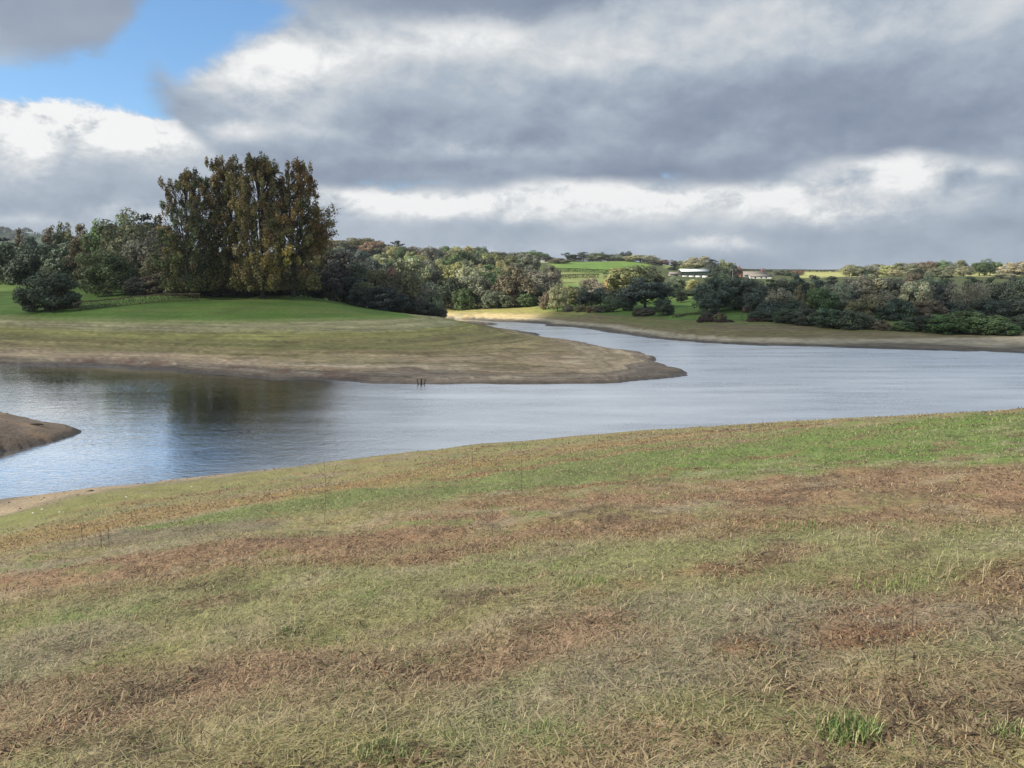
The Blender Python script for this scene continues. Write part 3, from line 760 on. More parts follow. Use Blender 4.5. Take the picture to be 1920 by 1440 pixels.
# ---- the poplars on the green crest: upright plumes of foliage on steep limbs
def poplar(px, top, wpx, d, seed, tints, label, lean=0.0, low=0.06, spray=False):
    r = np.random.default_rng(500 + seed)
    p = at(px, top, d); z0 = float(ground(p[0], p[1])) - 0.2; H = p[2] - z0; W = 1.12 * wpx * d / F
    e = bpy.data.objects.new('poplar_tree', None); COL.objects.link(e); e.location = (p[0], p[1], z0)
    tag(e, label, 'tree', 'tall poplars on the green crest')
    parts = [tube([(0.15 * math.sin(t * 5), 0.15 * math.cos(t * 4), H * 0.93 * t) for t in np.linspace(0, 1, 10)], [0.46 * (1.3 if i == 0 else 1 - 0.095 * i) for i in range(10)], 8)]
    pos, nr, tt = [], [], []
    lobes = [(r.uniform(-0.30, 0.30) * W, r.uniform(-0.25, 0.25) * W, H * r.uniform(0.88, 1.0)) for _ in range(5)] + [(0, 0, H)]
    def profile(z):
        f = z / H
        return W * 0.5 * (0.80 + 0.26 * math.sin(math.pi * min(max((f - 0.02) / 0.75, 0), 1)) if f < 0.72 else 1.0 * math.sqrt(max(0.0, 1 - ((f - 0.60) / 0.42) ** 2)))
    for lx, ly, lz in lobes:                      # rising main limbs
        parts.append(tube([(lx * t ** 0.7, ly * t ** 0.7, H * 0.10 + (lz - H * 0.12) * t) for t in np.linspace(0, 1, 6)], [0.20 * (1 - 0.17 * i) for i in range(6)], 6))
    k = 0
    while k < 330:
        z = H * (low + (0.985 - low) * r.random() ** 0.85); th = r.uniform(0, 6.283); R = profile(z) * math.sqrt(r.uniform(0.12, 1.0))
        c = np.array([R * math.cos(th) + lean * W * z / H, R * math.sin(th), z])
        if z > H * 0.86:                          # ragged top: only around the leaders
            j = lobes[r.integers(len(lobes))]; c = np.array([j[0] * z / H + r.normal(0, 0.85), j[1] * z / H + r.normal(0, 0.85), min(z, j[2] - 0.5)])
        if vnoise(np.array([c[0] * 0.33 + seed * 9.0]), np.array([c[2] * 0.22 + c[1] * 0.2]), 61)[0] < 0.29: k += 0.25; continue      # openings
        k += 1
        f = z / H
        L = r.uniform(0.9, 2.0); rad = r.uniform(0.45, 0.95) * (1.15 - 0.35 * f); nl = int(r.uniform(60, 130) * (1.1 - 0.25 * f))
        if z > H * 0.7 or r.random() < 0.3:
            foot = np.array([c[0] * 0.3, c[1] * 0.3, max(z - 0.9 * R - 1.0, H * 0.05)])
            parts.append(tube([foot, (foot + c) / 2 - (0, 0, 0.3), c, c + (0, 0, L * 0.6)], [0.10, 0.07, 0.045, 0.015], 4))
        d3 = sphere_dirs(nl, r); q = c + d3 * (rad * r.random(nl) ** 0.45)[:, None] * (1, 1, L / rad * 0.8)
        if f < 0.25: q[:, 2] -= r.random(nl) ** 2 * 1.4
        q[:, 2] = np.maximum(q[:, 2], H * low + 0.5 * r.random(nl))
        pos.append(q); nr.append(d3 * 0.8 + 0.7 * r.normal(size=(nl, 3)) + np.array([math.cos(th), math.sin(th), 0.25]) * 0.5)
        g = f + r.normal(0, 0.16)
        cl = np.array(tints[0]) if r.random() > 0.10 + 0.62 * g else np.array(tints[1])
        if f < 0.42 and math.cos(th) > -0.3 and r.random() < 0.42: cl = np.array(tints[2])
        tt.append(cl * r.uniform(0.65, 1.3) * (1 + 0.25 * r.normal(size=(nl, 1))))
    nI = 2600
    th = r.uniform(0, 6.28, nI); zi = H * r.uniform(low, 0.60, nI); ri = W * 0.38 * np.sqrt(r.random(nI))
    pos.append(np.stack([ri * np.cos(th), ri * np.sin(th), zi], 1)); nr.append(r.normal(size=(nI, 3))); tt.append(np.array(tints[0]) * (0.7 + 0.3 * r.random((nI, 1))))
    if spray:
        for k in range(24):
            a0 = np.array([W * 0.25, r.normal(0, 1.0), H * r.uniform(0.28, 0.55)]); a1 = a0 + np.array([W * r.uniform(0.26, 0.50), r.normal(0, 1.6), H * r.uniform(0.04, 0.20)])
            parts.append(tube([a0, (a0 + a1) / 2 + (0.3, 0, 0.6), a1], [0.09, 0.05, 0.02], 5))
            for b in range(7):
                c0 = a0 + (a1 - a0) * r.uniform(0.4, 1.0); n_ = 26
                pos.append(c0 + r.normal(0, 0.42, (n_, 3))); nr.append(r.normal(size=(n_, 3))); tt.append(np.array(tints[r.integers(0, 2)]) * (0.7 + 0.5 * r.random((n_, 1))))
    pos = np.concatenate(pos); nr = np.concatenate(nr); tt = np.clip(np.concatenate(tt), 0.008, 0.6)
    V, Fq = leaves(pos, nr, np.full(len(pos), 0.20), r)
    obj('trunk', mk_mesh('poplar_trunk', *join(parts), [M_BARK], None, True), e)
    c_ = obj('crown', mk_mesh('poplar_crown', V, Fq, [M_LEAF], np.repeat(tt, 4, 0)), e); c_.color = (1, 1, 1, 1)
GRN, OLV, OCH, BRN, ORG = (0.130, 0.155, 0.068), (0.205, 0.190, 0.075), (0.390, 0.310, 0.090), (0.260, 0.200, 0.090), (0.320, 0.215, 0.085)
poplar(346, 316, 104, 166, 1, (GRN, BRN, OLV), 'greenest and shortest of the tall poplars, next to the dark wood')
poplar(428, 294, 84, 170, 2, (OLV, BRN, OLV), 'olive poplar with a narrow top, behind its taller neighbours on the crest')
poplar(482, 290, 100, 164, 3, (OLV, BRN, OCH), 'tallest olive-brown poplar in the middle of the clump on the crest')
poplar(541, 298, 98, 166, 4, (OLV, ORG, OCH), 'orange-topped poplar with thin sprays reaching out over the water side', spray=True)

# ---- left bank
GL = 'trees and bushes of the dark wood behind the poplars'
pl = 'in the dark wood behind the poplars'
for px, top, w, d, kd, tn, s in [
    (35, 424, 34, 262, 'cone', 'brown', 0), (6, 446, 80, 240, 'pine', 'deep', 0), (58, 444, 84, 236, 'pine', 'deep', 1), (112, 438, 84, 232, 'pine', 'dark', 2), (92, 420, 60, 250, 'cone', 'brown', 1),
    (118, 412, 62, 244, 'cone', 'olive', 2), (150, 418, 64, 238, 'cone', 'brown', 3), (172, 424, 60, 222, 'pine', 'deep', 3), (205, 404, 96, 216, 'tall', 'green', 0), (243, 396, 104, 210, 'round', 'grey', 1), (276, 402, 84, 214, 'pine', 'deep', 0),
    (282, 428, 84, 196, 'tall', 'grey', 2), (315, 440, 80, 190, 'tall', 'purple', 3), (300, 480, 80, 182, 'low', 'brown', 0), (335, 470, 80, 186, 'tall', 'brown', 1), (395, 470, 90, 188, 'low', 'dark', 1), (450, 480, 100, 186, 'low', 'deep', 2), (505, 490, 100, 184, 'low', 'dark', 3),
    (140, 470, 90, 226, 'low', 'deep', 0), (-40, 450, 90, 245, 'pine', 'deep', 1), (20, 456, 90, 228, 'low', 'dark', 1), (75, 458, 90, 226, 'low', 'deep', 3), (128, 456, 90, 222, 'low', 'dark', 0), (165, 448, 80, 218, 'low', 'brown', 2), (-110, 440, 110, 250, 'tall', 'dark', 1), (30, 470, 110, 250, 'low', 'deep', 2)]:
    plant(px, top, w, d, kd, tn, pl, GL, s, dull=0.08)
plant(200, 470, 100, 178, 'low', 'green', 'standing forward of the dark wood above the brown hedge', GL, 3)
plant(178, 482, 60, 186, 'low', 'olive', 'tucked beside the round green tree above the brown hedge', GL, 2)
plant(88, 508, 98, 149, 'bush', 'dark', 'alone on the grass above the bare shore', GL, 1)
plant(98, 503, 36, 151, 'bush', 'olive', 'poking out of the lone dark bush', GL, 2)
for px, top, w, d, tn in [(262, 520, 60, 176, 'purple'), (300, 512, 66, 177, 'brown'), (338, 522, 56, 174, 'purple'), (372, 530, 60, 173, 'deep'), (415, 528, 64, 172, 'deep'), (460, 530, 62, 171, 'deep'), (505, 528, 60, 172, 'deep'), (540, 532, 44, 173, 'dark')]:
    plant(px, top, w, d, 'bush', tn, 'in the scrub at the foot of the poplars', GL)
GR2 = 'trees and bushes falling from the poplars to the water'
pl = 'on the slope between the poplars and the water'
for px, top, w, d, kd, tn, s in [
    (585, 440, 60, 186, 'tall', 'brown', 1), (600, 468, 90, 190, 'round', 'purple', 0), (640, 470, 90, 188, 'round', 'purple', 2), (672, 492, 70, 186, 'round', 'dark', 1), (575, 500, 70, 182, 'low', 'deep', 0), (620, 505, 90, 182, 'low', 'purple', 1), (665, 520, 70, 180, 'low', 'deep', 2),
    (700, 506, 64, 178, 'tall', 'olive', 3), (722, 502, 60, 180, 'round', 'rust', 3), (757, 488, 62, 178, 'tall', 'olive', 2), (735, 520, 60, 176, 'low', 'brown', 3), (790, 524, 58, 180, 'tall', 'grey', 0), (806, 545, 48, 180, 'low', 'grey', 2)]:
    plant(px, top, w, d, kd, tn, pl, GR2, s, bright=3.0, dull=0.25)
for px, top, w, d, tn in [(678, 540, 50, 170, 'dark'), (718, 538, 60, 169, 'deep'), (752, 552, 50, 171, 'deep'), (785, 562, 44, 173, 'purple'), (812, 570, 34, 174, 'dark'), (826, 577, 22, 174.5, 'grey')]:
    plant(px, top, w, d, 'bush', tn, 'on the grass edge by the narrow channel', GR2)

# ---- far side, wood above the bright sand
GW = 'trees of the wood above the pale sand across the water'
pl = 'at the foot of the wood above the pale sand'
for px, top, w, d, kd, tn, s in [
    (815, 528, 60, 262, 'low', 'blue', 0), (845, 520, 60, 256, 'low', 'dark', 1), (868, 540, 40, 250, 'low', 'green', 2), (896, 514, 74, 258, 'low', 'grey', 3), (925, 545, 40, 250, 'low', 'sage', 0), (942, 548, 40, 250, 'round', 'sage', 1), (966, 514, 74, 256, 'low', 'brown', 2),
    (1000, 535, 56, 262, 'low', 'dark', 3), (1012, 512, 66, 275, 'round', 'grey', 0), (1040, 540, 36, 262, 'low', 'brown', 1), (780, 530, 60, 264, 'low', 'blue', 1), (985, 548, 40, 252, 'low', 'green', 0)]:
    plant(px, top, w, d, kd, tn, pl, GW, s)
pl = 'on the wooded slope above the pale sand'
for px, top, w, d, kd, tn, s in [
    (640, 480, 80, 330, 'round', 'dark', 0), (690, 486, 70, 340, 'low', 'blue', 1), (770, 484, 66, 320, 'round', 'grey', 2), (800, 488, 56, 330, 'low', 'sage', 3), (828, 486, 44, 335, 'round', 'yellow', 1), (850, 492, 50, 330, 'low', 'yellow', 2), (882, 500, 64, 310, 'round', 'pale', 3),
    (910, 510, 50, 310, 'low', 'green', 0), (935, 502, 60, 320, 'round', 'green', 1), (962, 498, 50, 330, 'low', 'olive', 2), (1020, 508, 66, 305, 'round', 'grey', 3), (995, 505, 50, 330, 'low', 'sage', 1), (870, 470, 62, 440, 'round', 'green', 0), (845, 478, 50, 430, 'low', 'green', 2),
    (730, 492, 60, 330, 'low', 'deep', 0), (660, 468, 70, 380, 'round', 'blue', 3), (620, 462, 80, 400, 'low', 'blue', 1), (905, 485, 40, 440, 'round', 'dark', 2)]:
    plant(px, top, w, d, kd, tn, pl, GW, s)
# woodland climbing to the skyline
pl = 'in the sunlit woodland climbing to the skyline'
k = 0
for i in range(104):
    d = rng.uniform(370, 700) if i > 30 else rng.uniform(640, 730); px = 585 + (i * 61.8034 * 7.3) % 470
    if 1000 < px and d > 400: px -= 180
    if 690 < px < 765 and 520 < d < 650: continue
    if 905 < px < 1012 and d > 560: continue
    g = float(ground(at(px, 500, d)[0], d)); H = rng.uniform(8, 14)
    top = HZ - (g + H - CAMZ) / d * F
    plant(px, top, H * rng.uniform(0.85, 1.25) / d * F, d, ['round', 'low', 'round', 'low'][i % 4], ['olive', 'yellow', 'green', 'sage', 'pale', 'olive', 'dark', 'grey'][i % 8], pl, 'trees of the sunlit hillside wood', (i // 4) % 4)
pl = 'standing on the skyline above the woods'
GS = 'trees along the hill skyline'
for px, top, w, d, kd, tn, s in [
    (612, 450, 50, 700, 'round', 'yellow', 0), (648, 446, 54, 700, 'round', 'olive', 1), (684, 447, 44, 710, 'round', 'olive', 2), (700, 452, 36, 690, 'round', 'rust', 3), (725, 458, 40, 690, 'round', 'dark', 0), (745, 452, 22, 690, 'cedar', 'deep', 0), (742, 462, 40, 680, 'round', 'purple', 2), (757, 472, 30, 670, 'round', 'pink', 1), (772, 462, 26, 700, 'cone', 'dark', 3), (785, 466, 24, 700, 'cone', 'olive', 0), (797, 468, 28, 700, 'round', 'dark', 2),
    (823, 470, 34, 700, 'round', 'sage', 3), (858, 469, 40, 690, 'round', 'green', 0), (897, 470, 24, 710, 'round', 'purple', 1), (913, 470, 22, 710, 'cone', 'grey', 1), (934, 472, 34, 690, 'round', 'olive', 3), (954, 476, 34, 700, 'round', 'sage', 0), (978, 473, 36, 690, 'round', 'sage', 2), (999, 469, 34, 690, 'round', 'green', 1), (1015, 472, 24, 690, 'tall', 'green', 2), (1028, 482, 26, 670, 'round', 'dark', 3), (1048, 484, 34, 640, 'round', 'brown', 0),
    (1063, 474, 18, 705, 'cedar', 'deep', 1), (1078, 477, 26, 710, 'round', 'dark', 2), (1094, 473, 22, 710, 'cedar', 'deep', 2), (1112, 474, 30, 712, 'round', 'sage', 0), (1126, 473, 16, 712, 'tall', 'green', 1), (1140, 477, 26, 712, 'round', 'dark', 3), (1158, 476, 34, 712, 'round', 'sage', 1), (1173, 471, 22, 712, 'tall', 'dark', 0), (1200, 478, 46, 690, 'round', 'pale', 2), (1222, 486, 30, 680, 'round', 'grey', 3),
    (1241, 487, 24, 700, 'round', 'pink', 0), (1263, 487, 10, 700, 'tall', 'purple', 1), (1281, 489, 30, 740, 'round', 'sage', 2), (1311, 481, 40, 720, 'round', 'pale', 3)]:
    plant(px, top, w * 1.25, d, kd, tn, pl, GS, s)
pl = 'beside the farm buildings on the hill'
for px, top, w, d, kd, tn, s in [(1334, 487, 26, 590, 'cedar', 'deep', 0), (1338, 492, 28, 580, 'tall', 'deep', 1), (1361, 487, 42, 590, 'round', 'olive', 1), (1378, 498, 22, 570, 'round', 'deep', 2), (1350, 500, 30, 560, 'round', 'dark', 3), (1262, 500, 22, 640, 'low', 'deep', 0), (1432, 503, 14, 690, 'round', 'grey', 1), (1462, 506, 26, 640, 'low', 'sage', 2), (1496, 507, 24, 640, 'round', 'rust', 3), (1480, 510, 24, 630, 'low', 'green', 1)]:
    plant(px, top, w, d, kd, tn, pl, GS, s)
pl = 'in the pale row along the right hilltop'
for px, top, w, d, kd, tn, s in [(1610, 499, 40, 625, 'low', 'sage', 1), (1655, 500, 36, 625, 'low', 'grey', 2), (1725, 498, 40, 625, 'low', 'olive', 0), (1785, 499, 36, 625, 'low', 'grey', 3), (1594, 496, 40, 620, 'round', 'pale', 0), (1622, 497, 30, 630, 'round', 'grey', 1), (1645, 495, 34, 640, 'round', 'sage', 2), (1664, 497, 26, 610, 'round', 'yellow', 3), (1692, 493, 40, 630, 'round', 'olive', 0), (1708, 494, 30, 620, 'low', 'sage', 1), (1728, 492, 34, 640, 'round', 'brown', 2), (1745, 490, 26, 650, 'round', 'rust', 3), (1764, 488, 34, 650, 'round', 'green', 1), (1778, 490, 28, 650, 'round', 'sage', 0),
    (1760, 502, 40, 580, 'low', 'sage', 3), (1800, 488, 24, 650, 'round', 'olive', 2), (1808, 499, 30, 600, 'round', 'pale', 0), (1838, 488, 36, 620, 'round', 'green', 1), (1858, 485, 34, 620, 'tall', 'green', 2), (1905, 491, 46, 600, 'round', 'pale', 3), (1886, 512, 40, 560, 'low', 'pale', 1), (1935, 490, 40, 600, 'round', 'olive', 0), (1680, 505, 30, 590, 'low', 'pale', 2)]:
    plant(px, top, w, d, kd, tn, pl, 'row of trees on the right hilltop', s, bright=2.4)

# ---- far shore, park trees right of the field
GP = 'park trees on the meadow across the water'
for px, top, w, d, kd, tn, s, pl in [
    (1023, 546, 26, 238, 'tall', 'brown', 0, 'at the end of the park trees by the sand'), (1046, 530, 34, 228, 'tall', 'pale', 1, 'bright and alone in front of the park trees'), (1068, 536, 34, 242, 'round', 'olive', 2, 'in the row of park trees'), (1086, 536, 36, 244, 'round', 'dark', 3, 'in the row of park trees'),
    (1112, 522, 52, 256, 'round', 'grey', 0, 'rising behind the row of park trees'), (1098, 542, 34, 236, 'round', 'deep', 1, 'in the row of park trees'), (1126, 540, 36, 238, 'round', 'deep', 2, 'in the row of park trees'), (1150, 560, 34, 210, 'round', 'dark', 3, 'on a clear stem on the shore meadow'), (1175, 555, 30, 208, 'round', 'deep', 0, 'on a clear stem on the shore meadow'),
    (1146, 516, 34, 290, 'round', 'orange', 1, 'at the corner of the green field'), (1168, 502, 60, 285, 'round', 'olive', 2, 'large beside the green field'), (1192, 498, 70, 290, 'round', 'olive', 3, 'large beside the green field'), (1222, 500, 46, 300, 'round', 'dark', 0, 'behind the great dark oak'), (1160, 540, 50, 225, 'low', 'dark', 1, 'under the great dark oak'), (1212, 520, 100, 212, 'round', 'deep', 1, 'largest of the park, a great oak'),
    (1234, 512, 22, 340, 'round', 'gold', 2, 'glowing behind the great dark oak'), (1243, 560, 42, 186, 'low', 'dark', 0, 'by itself on the edge of the shore'), (1277, 546, 22, 232, 'round', 'dark', 3, 'small on a stem on the green lawn'), (1268, 519, 36, 300, 'round', 'sage', 1, 'below the barn'), (1258, 530, 40, 270, 'low', 'dark', 2, 'below the barn'), (1302, 524, 30, 282, 'tall', 'yellow', 3, 'lit up below the barn'), (1316, 532, 26, 270, 'low', 'deep', 0, 'below the barn'), (1290, 552, 60, 262, 'low', 'dark', 1, 'forming the back of the green lawn')]:
    plant(px, top, w, d, kd, tn, pl, GP, s, bright=2.7)
# ---- right wood
GD = 'trees of the dark wood on the right shore'
pl = 'in the dark wood on the right shore'
for px, top, w, d, kd, tn, s in [
    (1336, 520, 74, 192, 'round', 'deep', 0), (1360, 512, 60, 205, 'round', 'dark', 1), (1380, 521, 66, 196, 'round', 'deep', 2), (1406, 524, 56, 200, 'round', 'dark', 3), (1325, 545, 50, 186, 'low', 'deep', 0), (1425, 535, 60, 186, 'low', 'deep', 1), (1395, 540, 70, 200, 'low', 'deep', 2),
    (1450, 524, 60, 190, 'pine', 'dark', 0), (1470, 522, 56, 196, 'low', 'dark', 3), (1495, 514, 60, 190, 'pine', 'deep', 1), (1530, 516, 50, 190, 'pine', 'deep', 2), (1524, 526, 30, 172, 'cone', 'olive', 0), (1500, 530, 34, 172, 'cone', 'olive', 1), (1465, 540, 60, 176, 'low', 'brown', 1), (1545, 540, 60, 172, 'low', 'green', 2), (1572, 530, 60, 174, 'round', 'sage', 3),
    (1560, 518, 60, 200, 'pine', 'deep', 3), (1600, 516, 80, 190, 'tall', 'grey', 0), (1630, 512, 60, 196, 'round', 'dark', 1), (1655, 514, 70, 190, 'tall', 'brown', 1), (1640, 540, 70, 170, 'tall', 'brown', 2), (1675, 522, 50, 186, 'tall', 'purple', 3), (1692, 535, 50, 172, 'tall', 'grey', 2), (1722, 528, 62, 168, 'tall', 'pale', 3), (1710, 512, 60, 200, 'round', 'brown', 0), (1745, 514, 60, 196, 'round', 'dark', 1),
    (1760, 530, 50, 176, 'low', 'deep', 2), (1775, 516, 60, 190, 'pine', 'deep', 0), (1795, 526, 44, 172, 'bare', 'grey', 0), (1815, 532, 44, 170, 'bare', 'brown', 1), (1838, 528, 44, 172, 'bare', 'grey', 2), (1825, 518, 60, 196, 'pine', 'deep', 1), (1852, 520, 50, 190, 'pine', 'dark', 2), (1872, 530, 60, 176, 'low', 'dark', 3), (1895, 520, 60, 186, 'pine', 'deep', 3), (1925, 516, 60, 180, 'tall', 'dark', 0), (1955, 520, 70, 176, 'round', 'deep', 1), (1990, 515, 80, 180, 'tall', 'dark', 2),
    (1590, 545, 60, 176, 'low', 'deep', 0), (1615, 560, 50, 168, 'low', 'olive', 1), (1680, 560, 60, 166, 'low', 'deep', 2), (1740, 560, 60, 166, 'low', 'brown', 3), (1790, 565, 60, 168, 'low', 'deep', 0), (1860, 560, 60, 166, 'low', 'deep', 1), (1910, 560, 70, 168, 'low', 'deep', 2), (1450, 560, 60, 174, 'low', 'deep', 3), (1490, 560, 50, 168, 'low', 'deep', 0)]:
    plant(px, top, w, d, kd, tn, 'in the dark oaks behind the wooden lookout' if px < 1430 else 'among the evergreens above the brushwood heap' if px < 1565 else 'among the brown trees of the right wood' if px < 1700 else 'beside the pale buff tree of the right wood' if px < 1780 else 'by the bare grey stems of the right wood', GD, s, bright=3.6, dull=0.28)
GB = 'willow bushes lining the right shore'
for px, top, w, d, tn in [(1430, 582, 50, 164, 'deep'), (1478, 578, 50, 158, 'dark'), (1516, 578, 56, 155, 'dark'), (1550, 577, 60, 152, 'dark'), (1592, 582, 66, 150, 'dark'), (1625, 592, 50, 150, 'dark'), (1648, 604, 34, 148, 'brown'), (1694, 606, 44, 147, 'green'), (1730, 592, 70, 147, 'dark'), (1775, 590, 80, 145, 'green'), (1820, 583, 90, 145, 'green'), (1862, 594, 74, 143, 'green'), (1888, 606, 46, 142, 'green'), (1925, 590, 70, 150, 'dark'), (1980, 590, 80, 146, 'dark')]:
    plant(px, top, w, d, 'bush', tn, 'in the willow scrub under the ' + ('evergreens' if px < 1660 else 'bare grey stems'), GB, bright=2.9, dull=0.22)
GQ = 'low scrub on the far shore'
for px, top, w, d, tn in [(1112, 580, 24, 216, 'brown'), (1130, 582, 26, 212, 'purple'), (1090, 580, 26, 222, 'brown'), (1066, 580, 22, 226, 'grey'), (1215, 588, 24, 188, 'purple'), (1200, 590, 24, 190, 'brown'), (1325, 596, 26, 166, 'purple'), (1350, 600, 22, 163, 'brown')]:
    plant(px, top, w, d, 'bush', tn, 'low and scrubby at the top of the far shore', GQ)

# ------------------------------------------------------------------ hedges
def hedge(name, pts, h, w, tint, label, group, per_m=70, leaf=0.13, flat=True, sink=0.1):
    r = np.random.default_rng(int(abs(pts[0][0] * 37 + pts[0][1] * 11)) + 3)
    pos, nr, tt = [], [], []
    o = np.array([pts[0][0], pts[0][1], float(ground(*pts[0]))])
    for (ax, ay), (bx, by) in zip(pts[:-1], pts[1:]):
        L = math.hypot(bx - ax, by - ay); n = int(L * per_m)
        t = r.random(n); px_, py_ = ax + (bx - ax) * t, ay + (by - ay) * t
        nx, ny = -(by - ay) / L, (bx - ax) / L
        hh = h * (0.9 + 0.22 * fbm(px_ * 0.25, py_ * 0.25, 5, 3))
        a = r.uniform(0, math.pi, n)
        off = np.clip(np.cos(a) * 1.3, -1, 1) * w * 0.5 * (0.75 + 0.3 * r.random(n)); zz = hh * np.where(np.abs(np.cos(a)) > 0.75, r.random(n), 0.9 + 0.1 * r.random(n))
        x, y = px_ + nx * off, py_ + ny * off
        pos.append(np.stack([x, y, ground(x, y) + zz - sink], 1)); nr.append(np.stack([nx * np.cos(a), ny * np.cos(a), np.sin(a)], 1) + 0.6 * r.normal(size=(n, 3)))
        g = 0.7 + 0.6 * fbm(px_ * 0.6, py_ * 0.6, 9, 3) + 0.2 * r.normal(size=n)
        tt.append(np.clip(g, 0.3, 2)[:, None] * np.ones(3))
    pos = np.concatenate(pos) - o
    V, Fq = leaves(pos, np.concatenate(nr), np.full(len(pos), leaf), r)
    e = obj(name, mk_mesh(name, V, Fq, [M_LEAF], np.repeat(np.concatenate(tt), 4, 0)), loc=o); e.color = (*tint, 1)
    tag(e, label, 'hedge', group)
def g2(px, d): return (float((px - CX) / F * d), float(d))
hedge('hedge', [g2(140, 147), g2(200, 150), g2(270, 154), g2(330, 157), g2(378, 160)], 1.6, 1.2, (0.150, 0.120, 0.075), 'low clipped brown hedge running from the lone bush to the poplars', 'hedges', 200, 0.10)
hedge('hedge', [g2(-120, 285), g2(-20, 282), g2(38, 276)], 2.0, 2.0, (0.035, 0.045, 0.030), 'dark hedge at the top of the grass left of the lone bush', 'hedges', 90, 0.2)
hedge('hedge', [g2(1042, 545), g2(1090, 548), g2(1128, 545), g2(1170, 548)], 2.4, 3.0, (0.075, 0.072, 0.040), 'upper hedge crossing the bright green field', 'hedges', 80, 0.24)
hedge('hedge', [g2(1036, 440), g2(1080, 442), g2(1122, 440)], 2.2, 2.6, (0.080, 0.074, 0.040), 'longer piece of the lower hedge across the bright green field', 'hedges', 80, 0.24)
hedge('hedge', [g2(1130, 440), g2(1166, 441)], 2.2, 2.6, (0.080, 0.074, 0.040), 'short piece of the lower hedge beyond the gap in the green field', 'hedges', 80, 0.24)
hedge('hedge', [g2(1062, 694), g2(1120, 700), g2(1190, 698)], 2.2, 3.0, (0.060, 0.058, 0.036), 'hedge along the top of the green field under the skyline trees', 'hedges', 60, 0.3)
hedge('hedge', [g2(1380, 745), g2(1460, 745), g2(1560, 742), g2(1600, 742)], 2.2, 3.0, (0.060, 0.055, 0.045), 'thin dark hedge along the bare right skyline', 'hedges', 50, 0.3)
hedge('hedge', [g2(1040, 238), g2(1090, 246), g2(1140, 250)], 1.4, 2.0, (0.090, 0.088, 0.050), 'rough hedge under the row of park trees', 'hedges', 120, 0.14)
hedge('hedge', [g2(1262, 178), g2(1290, 182), g2(1312, 184)], 0.5, 1.2, (0.110, 0.085, 0.060), 'low brown bank of bracken crossing the small green lawn', 'hedges', 120, 0.10)

# brushwood below the right wood
def mound(px, top, wpx, d, tint, label, depth=3.0):
    r = np.random.default_rng(int(px)); p = at(px, top, d); z0 = float(ground(p[0], p[1])); H = max(p[2] - z0, 0.5); W = wpx * d / F
    n = 5200; a = r.uniform(-1, 1, n); b = r.uniform(-1, 1, n)
    env = np.clip(1 - a ** 6, 0, 1) * np.clip(1 - b * b, 0, 1) ** 0.5
    z = H * env * (0.7 + 0.5 * fbm(a * 6, b * 3, 3, 3)) * r.random(n) ** 0.3
    V, Fq = leaves(np.stack([a * W / 2, b * depth / 2, z - 0.05], 1), r.normal(size=(n, 3)) + (0, -0.4, 0.8), np.full(n, 0.13), r)
    e = obj('brushwood_heap', mk_mesh('brushwood_heap', V, Fq, [M_LEAF], np.repeat(np.clip(1 + 0.35 * r.normal(size=(n, 1)), 0.3, 2) * np.ones(3), 4, 0)), loc=(p[0], p[1], z0)); e.color = (*tint, 1)
    tag(e, label, 'brushwood', 'heaps of brushwood on the far shore')
mound(1438, 594, 76, 163, (0.120, 0.072, 0.058), 'long low red-brown brushwood heap beside the wooden lookout')
mound(1326, 595, 36, 164, (0.085, 0.060, 0.052), 'dark brown bracken heap below the dark oaks on the shore')
mound(1358, 600, 34, 162, (0.090, 0.068, 0.055), 'small brown bracken heap near the wooden lookout')

# distant wood on the far left hill
r = np.random.default_rng(5); n = 420
bx = r.uniform(-700, 330, n); dd = r.uniform(1750, 2050, n); xs = (bx - CX) / F * dd
P_, Nn, T = [], [], []
for x, y in zip(xs, dd):
    R = r.uniform(7, 12); nl = 60; d3 = sphere_dirs(nl, r); d3[:, 2] = np.abs(d3[:, 2])
    P_.append(np.array([x, y, float(ground(x, y)) + 3]) + d3 * R * (1, 1, 0.9)); Nn.append(d3 + 0.3 * r.normal(size=(nl, 3))); T.append(np.full((nl, 1), r.uniform(0.6, 1.5)))
V, Fq = leaves(np.concatenate(P_), np.concatenate(Nn), np.full(n * 60, 2.6), r)
e = obj('distant_wood', mk_mesh('distant_wood', V, Fq, [M_LEAF], np.repeat(np.concatenate(T) * np.ones(3), 4, 0))); e.color = (0.035, 0.050, 0.038, 1)
tag(e, 'blue-green far wood on the hill beyond the dark evergreens', 'wood', kind='stuff')

# ------------------------------------------------------------------ buildings, poles, posts
def flat_mat(name, c, c2=None, scale=3.0, rough=0.7, stretch=(1, 1, 1)):
    m = new_mat(name); n1 = noise(vscale(opos(), stretch), scale, 4.0, 0.6)
    out(principled(mixc(sm(n1, 0.3, 0.7), c, c2 or tuple(0.75 * q for q in c)), rough, bump(n1, 0.3, 0.02), 0.3)); return m
M_WHITE = flat_mat('white_sheeting', (0.82, 0.81, 0.76), (0.70, 0.69, 0.64)); M_ROOFW = flat_mat('pale_roof_sheet', (0.75, 0.78, 0.80), (0.62, 0.66, 0.68)); M_DGREEN = flat_mat('dark_green_cladding', (0.045, 0.062, 0.055), None, 1.0, 0.7, (6, 6, 0.3))
M_GREY = flat_mat('grey_cladding', (0.26, 0.25, 0.22)); M_SLATE = flat_mat('stone_slate', (0.24, 0.215, 0.185)); M_BRICK = flat_mat('red_brick', (0.30, 0.10, 0.075)); M_DARK = flat_mat('dark_opening', (0.03, 0.03, 0.03)); M_CREAM = flat_mat('cream_render', (0.62, 0.58, 0.50))
